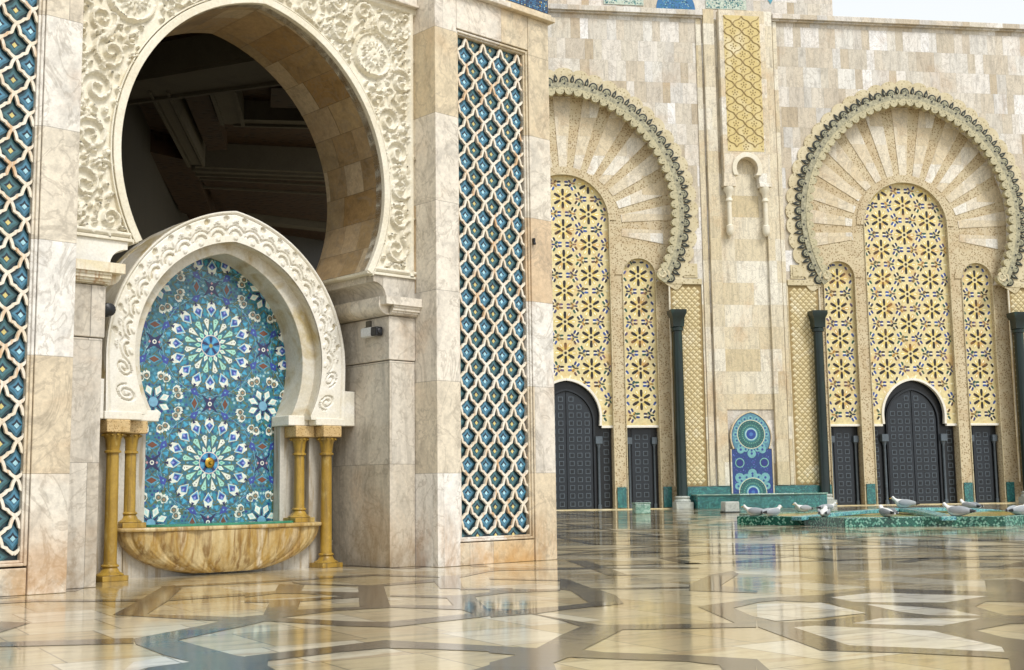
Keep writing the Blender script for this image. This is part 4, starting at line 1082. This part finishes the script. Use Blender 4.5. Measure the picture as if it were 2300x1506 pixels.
for dx, h, zc in BAY:
    lo = 6.30
    if abs(dx) > 1:
        pts = [(c+dx-h, lo)]+[(c+dx-h*cos(t), zc+h*sin(t)) for t in lsp(0, pi, 20)]+[(c+dx+h, lo)]
    else:
        A = arch(c, 2.66, .21, 7.0, 7.0, 16)
        pts = [(c-h, lo)]+[(c-h*cos(t), zc+h*sin(t)) for t in lsp(0, pi, 24)]+[(c+h, lo), (c+2.62, lo)]+[(c+2.62, 6.9)]+A[::-1]+[(c-2.62, 6.9), (c-2.62, lo)]
    screen('tile_screen', dx, pts, None)
    m = MB()
    if abs(dx) > 1: m.box(c+dx-h, c+dx+h, VT+.18, VT+.5, 6.12, 6.298)
    else:
        m.box(c-h, c-2.66, VT+.18, VT+.5, 6.12, 6.298); m.box(c+2.66, c+h, VT+.18, VT+.5, 6.12, 6.298)
        f = lambda d: [(c-2.62-d, 6.3)]+arch(c, 2.66, .21, 7.0, 7.0, 16, d)+[(c+2.62+d, 6.3)]
        m.ring(f(-.14), f(.04), VT+.16, VT+.5)
    m.build('screen_edge', M_WHITE, gate, bevel=.01)
# doors
ML, MD, MH = lin('1c232b'), lin('0e1217'), lin('525c64')
def rings(m, x0, x1, z0, z1, nx, y, ok=lambda x, z: True):
    sx = (x1-x0)/nx; nz_ = int((z1-z0)/sx)
    for i in range(nx):
        for j in range(nz_):
            x, z = x0+sx*(i+.5), z0+sx*(j+.5); r = sx*.31; w = sx*.075
            if not ok(x, z+r): continue
            for a, b, e, f in ((-r, r, -r, -r+w), (-r, r, r-w, r), (-r, -r+w, -r+w, r-w), (r-w, r, -r+w, r-w)): m.box(x+a, x+b, y-.025, y, z+e, z+f, MH)
            m.box(x-w*1.3, x+w*1.3, y-.03, y, z-w*1.3, z+w*1.3, lin('14181c'))
VD = VT+.75
m = MB()
A = arch(c, 2.66, .21, 7.0, 7.0, 16)
m.prism([(c-3.45, .02), (c-3.45, 6.3), (c-2.62, 6.3)]+A+[(c+2.62, 6.3), (c+3.45, 6.3), (c+3.45, .02)], VD, VD+.1, MD)
rings(m, c-3.40, c-2.75, .1, 6.2, 1, VD); rings(m, c+2.75, c+3.40, .1, 6.2, 1, VD)
dr = m.build('arched_door', M_METAL, gate)
for s in (-1, 1):
    m = MB(); A = arch(c, 2.0, .35, 6.6, 6.6, 14)
    half = [p for p in A if (p[0]-c)*s >= -1e-6]
    if s < 0: P = [(c-.03, .05), (c-2.0, .05)]+half[:-1]+[(c-.03, half[-1][1])]
    else: P = [(c+.03, half[0][1])]+half[1:]+[(c+2.0, .05), (c+.03, .05)]
    m.prism(P, VD-.10, VD-.002, ML)
    x0, x1 = (c-1.92, c-.10) if s < 0 else (c+.10, c+1.92)
    rings(m, x0, x1, .15, 9.0, 3, VD-.10, lambda x, z: z < 6.5 or abs(x-c)+.25 < arch_half(z, 2.0, .35, 6.6))
    m.build('door_leaf', M_METAL, dr)
f = lambda d: [(c-2.0-d, .03)]+arch(c, 2.0, .35, 6.6, 6.6, 14, d)+[(c+2.0+d, .03)]
m = MB(); m.ring(f(.04), f(.22), VD-.22, VD-.002, MD); m.ring(f(.07), f(.13), VD-.26, VD-.221, ML); m.build('door_frame', M_METAL, dr)
for s in (-1, 1):
    x = c+s*2.45
    m = MB(); m.lathe([(.16, .05), (.16, .35), (.10, .4), (.10, 4.6), (.2, 4.9), (.2, 5.05)], x, VD-.2, 12, MH); m.box(x-.26, x+.26, VD-.45, VD-.003, 4.95, 5.5, MH); m.build('door_colonnette', M_METAL, dr, smooth=40)
for dx in (-5.8, 5.8):
    m = MB(); m.box(c+dx-1.27, c+dx+1.27, VD, VD+.1, .02, 6.3, MD); d2 = m.build('side_door', M_METAL, gate)
    m = MB(); m.box(c+dx-.75, c+dx+.75, VD-.08, VD-.002, .05, 6.05, ML); rings(m, c+dx-.62, c+dx+.62, .15, 6.0, 2, VD-.08); m.build('door_leaf', M_METAL, d2)
    for s in (-1, 1):
        x = c+dx+s*.98
        m = MB(); m.lathe([(.14, .05), (.14, .35), (.09, .4), (.09, 4.7), (.17, 4.9)], x, VD-.16, 10, MH); m.box(x-.2, x+.2, VD-.35, VD-.003, 4.9, 5.4, MH); m.build('door_colonnette', M_METAL, d2, smooth=40)
m = MB(); m.box(c-7.95, c+7.95, VT-.75, VT+.7, .0, .06); m.build('threshold', M_LOZ, gate)
g2 = copy_tree(gate); g2.location = world(T2, GC[1], VW, 0)
g2['label'] = 'left monumental gate, half hidden behind the near pavilion, yellow tile screens over dark metal doors'

# ---------------------------------------------------------------- mosaic wall fountain between the gates
wf = thing('mosaic_fountain', 'long low teal tiled trough under a blue arched mosaic panel between the two gates', 'fountain', T2, 31.65, 90.4)
m = MB()
PB = [(26.9, 90.72), (26.9, 89.3), (29.2, 88.6), (29.7, 88.0), (33.8, 88.0), (34.3, 88.6), (36.9, 89.3), (36.9, 90.72)]
m.hprism(PB, 0, .96); m.build('trough', M_TEAL, wf, bevel=.01)
m = MB(); m.hprism([(31.75+(x-31.75)*1.015, 90.72+(y-90.72)*1.04) for x, y in PB], .965, 1.06); m.build('trough_rim', M_BLOCK, wf, bevel=.008)
m = MB(); X0, Y0 = 31.62, 90.60
U_ = [(30.06, .9), (30.06, 4.36), (30.14, 4.36)]+arch(X0+.0, 1.52, .35, 5.3, 4.37, 14)+[(33.12, 4.36), (33.2, 4.36), (33.2, .9)]
m.prism(U_, Y0, Y0+.18, lin('1c3c78'))
m.prism([(30.16, 4.40)]+arch(X0, 1.49, .35, 5.3, 4.41, 14)+[(33.08, 4.40)], Y0-.006, Y0-.002, lin('4f8296'))
def dsk(cx, cz, r, col, lay, k=28, a0=0, a1=2*pi):
    P = [(cx+r*cos(t), cz+r*sin(t)) for t in lsp(a0, a1, k)]
    m.poly([(x, max(z, 1.07)) for x, z in P], Y0-.007-.004*lay, col)
q = random.Random(8)
for cz in (5.50, 1.15):
    for k in range(16):
        an = k*pi/8
        x, z = X0+1.22*cos(an), cz+1.22*sin(an)
        if cz < 2 and z < 1.3: continue
        if abs(x-X0) < 1.45: dsk(x, z, .27 if cz < 2 else .20, lin('6fa8ac'), 1, 10); dsk(x, z, .09, lin('2a4f86'), 2, 8)
    dsk(X0, cz, 1.10, lin('c9cdb4'), 3); dsk(X0, cz, 1.04, lin('1f5558'), 4); dsk(X0, cz, .80, lin('2c6a66'), 5)
    dsk(X0, cz, .55, lin('2f7a8a'), 6); dsk(X0, cz, .48, lin('9cc4c4'), 7); dsk(X0, cz, .38, lin('1c3f8f'), 8); dsk(X0, cz, .15, lin('3f6fb0'), 9, 10)
    for k in range(28):
        an = k*2*pi/28
        for r, s_, cl in ((.93, .045, '4f9a80'), (.68, .04, '7fb8a0'), (1.07, .04, 'e0dcc0')):
            x, z = X0+r*cos(an), cz+r*sin(an)
            if z > 1.1: dsk(x, z, s_, lin(cl), 8, 5)
for s in (-1, 1):
    for r, cl, l in ((.36, '7fb8b4', 3), (.30, '1f4f58', 4), (.25, '1b2a78', 5)): dsk(X0+s*.96, 3.36, r, lin(cl), l, 20)
for x, z, r in ((0, 4.05, .34), (-.85, 4.35, .3), (.85, 4.35, .3), (0, 2.55, .36), (-1.0, 2.25, .36), (1.0, 2.25, .36)):
    dsk(X0+x, z, r, lin('6fa8ac'), 1.5, 12); dsk(X0+x, z, .1, lin('2a3f86'), 2.5, 8)
for _ in range(260):
    x, z = X0+q.uniform(-1.45, 1.45), q.uniform(1.2, 4.3); r = q.uniform(.025, .055)
    m.poly([(x-r, z), (x, z-r), (x+r, z), (x, z+r)], Y0-.009, lin(q.choice(['4a6fc0', '2f3f9a', '6a7fd0', '2a7a8a', '1b2a78', '5f4fa8'])))
m.build('mosaic_panel', M_MOS, wf, recalc=False)
m = MB(); f = lambda d: [(30.06-d, 1.08), (30.06-d, 4.40)]+arch(X0, 1.53, .35, 5.3, 4.45, 14, d)+[(33.2+d, 4.40), (33.2+d, 1.08)]
m.ring(f(.01), f(.10), Y0-.04, Y0+.22); m.prism(f(.02), Y0+.185, Y0+.32); m.build('panel_border', M_FAR2, wf, bevel=.008)

# ---------------------------------------------------------------- stone blocks and the star fountain
b1 = thing('tiled_block', 'small low block covered in pale green tiles standing before the left gate doors', 'block', T2, 19.1, 75.4, 0, 'low blocks on the plaza')
m = MB(); m.box(18.65, 19.6, 75, 75.9, 0, .62); m.build('block_body', M_BLOCK, b1, bevel=.025)
m = MB(); m.box(18.62, 19.63, 74.97, 75.93, .625, .70); m.build('block_cap', M_BLOCK, b1, bevel=.01)
b2 = thing('granite_block', 'small low speckled grey block standing before the long teal trough', 'block', T2, 24.65, 74.9, 0, 'low blocks on the plaza')
m = MB(); m.box(24.18, 25.1, 74.5, 75.4, 0, .68); m.build('block_body', M_BLOCKW, b2, bevel=.025)
m = MB(); m.box(24.14, 25.14, 74.46, 75.44, -.0, .09); m.build('block_foot', M_DGREEN, b2, bevel=.008)

SX, SY = 24.6, 51.3
sf = thing('star_fountain', 'low star shaped green zellige fountain with two crossing ribs on the wet plaza', 'fountain', T2, SX, SY)
def starp(R0, ph=radians(3)): return [(SX+(R0 if k % 2 == 0 else R0*.80)*cos(ph+k*pi/8), SY+(R0 if k % 2 == 0 else R0*.80)*sin(ph+k*pi/8)) for k in range(16)]
O, I = starp(7.6), starp(6.95)
m = MB(); n = 16
vs = [(x, y, z) for P, z in ((O, 0), (O, .36), (I, .36), (I, .05)) for x, y in P]
m.add(vs, [(k*16+i, k*16+(i+1) % 16, (k+1)*16+(i+1) % 16, (k+1)*16+i) for k in range(3) for i in range(16)])
m.build('star_rim', M_GREENZ, sf, bevel=.012)
m = MB(); m.hprism(starp(6.94), .02, .325); m.build('star_bed', stone('ochre_mosaic_bed', ['8a7a2a', '5f7a3a', 'a8842a', '3f6a44'], 1.2, rough=.2), sf)
def rib(an):
    pts = []
    for t in lsp(-1, 1, 25): pts.append((SX+6.6*t*cos(an), SY+6.6*t*sin(an), (.20+.22*(1-t*t))))
    m = MB(); vs = []; nx, ny = -sin(an)*.28, cos(an)*.28
    for x, y, z in pts: vs += [(x+nx, y+ny, z), (x-nx, y-ny, z), (x-nx, y-ny, z+.16), (x+nx, y+ny, z+.16)]
    m.add(vs, [(i*4+k, i*4+(k+1) % 4, i*4+4+(k+1) % 4, i*4+4+k) for i in range(24) for k in range(4)]+[(0, 1, 2, 3), (96, 97, 98, 99)])
    m.build('rib', M_RIBT, sf, bevel=.01)
rib(radians(206)); rib(radians(259))

# gulls resting on it
M_GULL = tinted('gull_plumage', .7, .12, 0, 30)
M_BEAK = stone('gull_beak', ['c9a040', 'b08a30'], 9, rough=.4)
M_EYE = M_BLACK
def make_gull(name, label):
    t = thing(name, label, 'gull', T2, 0, 0, 0, 'gulls resting on the star fountain')
    k = 1/K
    S_ = [(-.25, .075, .022, .006), (-.20, .08, .032, .014), (-.14, .085, .05, .035), (-.07, .09, .068, .055), (0, .093, .078, .068), (.07, .10, .075, .068), (.12, .118, .058, .056), (.15, .15, .038, .04), (.168, .178, .033, .034), (.188, .196, .035, .034), (.208, .198, .029, .027), (.222, .196, .014, .014)]
    m = MB(); n = 14; vs = []
    for x, z, a, b in S_: vs += [(x*k*.92, a*1.28*k*cos(2*pi*i/n), (z-.022+b*1.2*sin(2*pi*i/n))*k) for i in range(n)]
    W = lin('d6d6d2')
    m.add(vs, [(j*n+i, j*n+(i+1) % n, (j+1)*n+(i+1) % n, (j+1)*n+i) for j in range(len(S_)-1) for i in range(n)]+[list(range(n)), list(range((len(S_)-1)*n, len(S_)*n))], W)
    b_ = m.build('body', M_GULL, t, smooth=80)
    for s in (-1, 1):
        m = MB(); vs = []; Wg = [(-.30, .088, .012), (-.22, .095, .026), (-.12, .108, .042), (-.02, .115, .05), (.06, .115, .043), (.11, .115, .02)]
        for x, z, h in Wg:
            yy = .036+.070*max(0, 1-((x+.02)/.27)**2)
            for a in range(8): vs.append((x*k*.92, s*(yy+.014*cos(a*pi/4))*k, (z-.015+h*1.15*sin(a*pi/4))*k))
        m.add(vs, [(j*8+i, j*8+(i+1) % 8, (j+1)*8+(i+1) % 8, (j+1)*8+i) for j in range(5) for i in range(8)]+[list(range(8)), list(range(40, 48))], lin('9a9fa4'))
        for i in range(8): m.c[i] = lin('24262a')
        m.build('wing', M_GULL, t, smooth=70)
        m = MB(); m.tube([(.01*k, s*.03*k, .05*k), (.012*k, s*.03*k, .0)], .006*k, 6); m.tube([(.0, s*.03*k, .004*k), (.04*k, s*.035*k, .004*k)], .007*k, 5); m.build('leg', M_BEAK, t)
        m = MB(); m.lathe([(.001, -.006*k), (.006*k, 0), (.001, .006*k)], .187*k, s*.037*k, 8); m.v = [(x, y, z+.183*k) for x, y, z in m.v]; m.build('eye', M_EYE, t)
    m = MB(); m.tube([(.195*k, 0, .174*k), (.228*k, 0, .171*k), (.245*k, 0, .161*k)], [.011*k, .008*k, .003*k], 8); m.build('beak', M_BEAK, t, smooth=50)
    return t
gull = make_gull('gull', 'grey and white gull perched on top of the crossing ribs')
def place(o, u, v, z, rz, sc=1.0):
    o.location = world(T2, u, v, z); o.rotation_euler = (0, 0, rz); o.scale = (sc, sc, sc)
GL = [(SX, SY-.1, .585, pi*.97, None, 1.05)]
GL += GULLS
for i, (u, v, z, rz, lab, sc) in enumerate(GL):
    o = gull if i == 0 else copy_tree(gull)
    if lab: o['label'] = lab
    place(o, u, v, z, rz, sc)

# ================================================================ wet plaza
def floor_mat(name, cols, band):
    N = NT(name); tc = N.n('ShaderNodeTexCoord'); P = tc.outputs['Object']
    mp = N.n('ShaderNodeMapping'); mp.inputs['Rotation'].default_value = (0, 0, radians(-31 if not band else 12)); N.l(P, mp.inputs['Vector'])
    sp = N.n('ShaderNodeSeparateXYZ'); N.l(mp.outputs[0], sp.inputs[0]); x, y, z = sp.outputs
    row = N.math('FLOOR', N.math('DIVIDE', y, .62)); wr = N.n('ShaderNodeTexWhiteNoise', noise_dimensions='1D'); N.l(row, wr.inputs['W'])
    ax = N.math('ADD', N.math('DIVIDE', x, .46), wr.outputs[0]); cx = N.math('FLOOR', ax)
    wn = N.n('ShaderNodeTexWhiteNoise', noise_dimensions='3D'); N.l(N.comb(cx, row, 1.3), wn.inputs['Vector'])
    base = N.ramp(wn.outputs[0], [(i/(len(cols)-1), lin(k)) for i, k in enumerate(cols)])
    P2 = N.vadd(N.vmul(mp.outputs[0], (1.6, 5.5, 1)), N.vmul(wn.outputs[1], (31, 31, 31)))
    n1 = N.noise(P2, 1.4, 7, .62, .9)
    c = N.mix(1.0, base, N.ramp(n1, [(.28, g(.5 if not band else .75)), (.5, g(1)), (.75, g(1.15))]), 'MULTIPLY')
    gold = N.ss(N.noise(P2, .8, 5, .6, .5), .56, .72)
    if not band: c = N.mix(N.math('MULTIPLY', gold, .6), c, lin('98743a'))
    fine = N.noise(P, 60 if band else 40, 4, .7)
    c = N.mix(1.0, c, N.ramp(fine, [(.3, g(.72 if band else .88)), (.68, g(1.18 if band else 1.05))]), 'MULTIPLY')
    fx = N.math('FRACT', ax); fy = N.math('FRACT', N.math('DIVIDE', y, .62))
    e = N.math('MINIMUM', N.math('MULTIPLY', N.math('MINIMUM', fx, N.math('SUBTRACT', 1.0, fx)), .46), N.math('MULTIPLY', N.math('MINIMUM', fy, N.math('SUBTRACT', 1.0, fy)), .62))
    jm = N.ss(e, .001, .008)
    if not band: c = N.mix(1.0, c, N.ramp(jm, [(0, g(.3)), (1, g(1))]), 'MULTIPLY')
    N.l(c, N.b.inputs['Base Color'])
    wet = N.noise(P, .55, 5, .6, .4)
    N.b.inputs['Roughness'].default_value = .34
    N.b.inputs['Coat Weight'].default_value = 1.0; N.b.inputs['Coat IOR'].default_value = 1.33
    N.l(N.math('MULTIPLY_ADD', N.ss(wet, .42, .62), .11, .045), N.b.inputs['Coat Roughness'])
    rip = N.noise(P, 9.0, 3, .5); rip2 = N.noise(P, 70.0, 2, .5)
    h = N.math('ADD', N.math('MULTIPLY', rip, .8), N.math('MULTIPLY', rip2, .22))
    bp = N.n('ShaderNodeBump'); N.l(h, bp.inputs['Height']); bp.inputs['Strength'].default_value = .05; bp.inputs['Distance'].default_value = .01
    N.l(bp.outputs[0], N.b.inputs['Coat Normal'])
    bp2 = N.n('ShaderNodeBump'); N.l(fine, bp2.inputs['Height']); bp2.inputs['Strength'].default_value = .12; bp2.inputs['Distance'].default_value = .003
    N.l(bp2.outputs[0], N.b.inputs['Normal'])
    return N.m
M_FLOOR = floor_mat('wet_cream_marble', ['b8a880', 'cbc0a2', 'a28c5e', 'c0b088', 'dad2bc', 'ae9a6e', 'c6bba0'], False)
M_BANDS = floor_mat('wet_brown_granite', ['40362b', '4e4335', '382f26'], True)
quads = []
def in_meas(x, y): return -3.3 < x < 3.7 and 4.6 < y < 11.4
def seg(a, b, w):
    n = max(1, int(math.dist(a, b)/.35)); d = Vector((b[0]-a[0], b[1]-a[1])).normalized(); nn = Vector((-d.y, d.x))*w/2
    for i in range(n):
        p = [a[k]+(b[k]-a[k])*i/n for k in (0, 1)]; r = [a[k]+(b[k]-a[k])*(i+1)/n for k in (0, 1)]
        if in_meas(*p) or in_meas(*r): continue
        quads.append([(p[0]+nn.x, p[1]+nn.y), (r[0]+nn.x, r[1]+nn.y), (r[0]-nn.x, r[1]-nn.y), (p[0]-nn.x, p[1]-nn.y)])
PP = 3.3
for i in range(-8, 14):
    for j in range(-2, 13):
        cx = i*PP*cos(T2)-j*PP*sin(T2)+.6; cy = i*PP*sin(T2)+j*PP*cos(T2)+.8
        if cy < -3 or abs(cx) > 28: continue
        pts = [(cx+PP*.5*1.08*cos(T2+k*pi/4+pi/8), cy+PP*.5*1.08*sin(T2+k*pi/4+pi/8)) for k in range(8)]
        for k in range(8):
            if (k+i+j) % 4 != 3: seg(pts[k], pts[(k+3) % 8], .15)
M_PALE = floor_mat('wet_white_marble', ['e0dcd0', 'ebe8e0', 'd8d2c2'], False)
# bands and pale slabs are thin inlays, cut into one another without overlap and all but flush with the cream field
VV, FF, KIND = [], [], []
def addf(P, k):
    b0 = len(VV); VV.extend(Vector(p) for p in P); FF.append(list(range(b0, b0+len(P)))); KIND.append(k)
for B in BANDS: addf(B, 1)
for B in TILES: addf(B, 2)
r = delaunay_2d_cdt(VV, [], FF, 1, 1e-4)
V = [(v.x, v.y, .0020) for v in r[0]]; F = []; MI = []
def inpoly(x, y, P):
    w = 0
    for (x0, y0), (x1, y1) in zip(P, P[1:]+P[:1]):
        if (y0 <= y) != (y1 <= y) and x < x0+(y-y0)*(x1-x0)/(y1-y0): w += 1 if y1 > y0 else -1
    return w != 0
for f in r[2]:
    x = sum(r[0][k].x for k in f)/len(f); y = sum(r[0][k].y for k in f)/len(f)
    if any(inpoly(x, y, B) for B in TILES): F.append(list(f)); MI.append(2)
    elif any(inpoly(x, y, B) for B in BANDS): F.append(list(f)); MI.append(1)
for k, P in enumerate(quads):
    b0 = len(V); V += [(x, y, .0011+.00008*(k % 9)) for x, y in P]; F.append(list(range(b0, b0+4))); MI.append(1)
gx = [-400, -120, -60]+[-40+5*k for k in range(19)]+[70, 130, 400]; gy = [-200, -60, -20]+[-10+5*k for k in range(19)]+[100, 160, 500]
for i in range(len(gx)-1):
    for j in range(len(gy)-1):
        b0 = len(V); V += [(gx[i], gy[j], 0), (gx[i+1], gy[j], 0), (gx[i+1], gy[j+1], 0), (gx[i], gy[j+1], 0)]; F.append([b0, b0+1, b0+2, b0+3]); MI.append(0)
me = bpy.data.meshes.new('plaza_paving'); me.from_pydata(V, [], F)
for x in (M_FLOOR, M_BANDS, M_PALE): me.materials.append(x)
me.polygons.foreach_set('material_index', MI)
for p in me.polygons:
    if p.normal.z < 0: p.flip()
pl = bpy.data.objects.new('plaza_paving', me); COL.objects.link(pl); pl['kind'] = 'structure'

# ================================================================ light, sky, camera
sd = Vector((.55, -.70, 1.05)).normalized()
L_ = bpy.data.lights.new('sun', 'SUN'); L_.energy = SUN_E; L_.angle = radians(16); L_.color = (1, .97, .92)
so = bpy.data.objects.new('sun', L_); COL.objects.link(so); so.rotation_euler = sd.to_track_quat('Z', 'Y').to_euler(); so.location = (0, -10, 30)
w = bpy.data.worlds.new('World'); scene.world = w; w.use_nodes = True; nt = w.node_tree; nt.nodes.clear()
sky = nt.nodes.new('ShaderNodeTexSky'); sky.sky_type = 'NISHITA'; sky.sun_disc = False
sky.sun_elevation = math.asin(sd.z); sky.sun_rotation = atan2(sd.x, sd.y); sky.air_density = 1.0; sky.dust_density = 3.0; sky.ozone_density = 1.0
hs = nt.nodes.new('ShaderNodeHueSaturation'); hs.inputs['Saturation'].default_value = .14
ov = nt.nodes.new('ShaderNodeMix'); ov.data_type = 'RGBA'; ov.inputs[0].default_value = .62; ov.inputs[7].default_value = (8.6, 9.0, 9.2, 1)   # overcast: cloud evens the dome out
bg = nt.nodes.new('ShaderNodeBackground'); bg.inputs['Strength'].default_value = SKY_S
wo = nt.nodes.new('ShaderNodeOutputWorld')
nt.links.new(sky.outputs[0], hs.inputs['Color']); nt.links.new(hs.outputs[0], ov.inputs[6]); nt.links.new(ov.outputs[2], bg.inputs['Color']); nt.links.new(bg.outputs[0], wo.inputs[0])
cd = bpy.data.cameras.new('camera'); cd.sensor_width = 36; cd.lens = 2794.875/2300*36; cd.clip_end = 2000; cd.clip_start = .05
co = bpy.data.objects.new('camera', cd); COL.objects.link(co); scene.camera = co
pt_, rl = radians(7.07963872), radians(-.78721247)
fw = Vector((0, cos(pt_), sin(pt_))); u0 = Vector((0, -sin(pt_), cos(pt_))); r0 = Vector((1, 0, 0))
rt = r0*cos(rl)+u0*sin(rl); up = -r0*sin(rl)+u0*cos(rl)
M = Matrix((rt, up, -fw)).transposed().to_4x4(); M.translation = Vector((0, 0, 1.6*K)); co.matrix_world = M
vs_ = scene.view_settings; vs_.view_transform = 'Standard'; vs_.look = 'None'; vs_.exposure = EXPO; vs_.gamma = 1
scene.cycles.max_bounces = 8; scene.cycles.diffuse_bounces = 5; scene.cycles.glossy_bounces = 3
scene.cycles.use_denoising = True
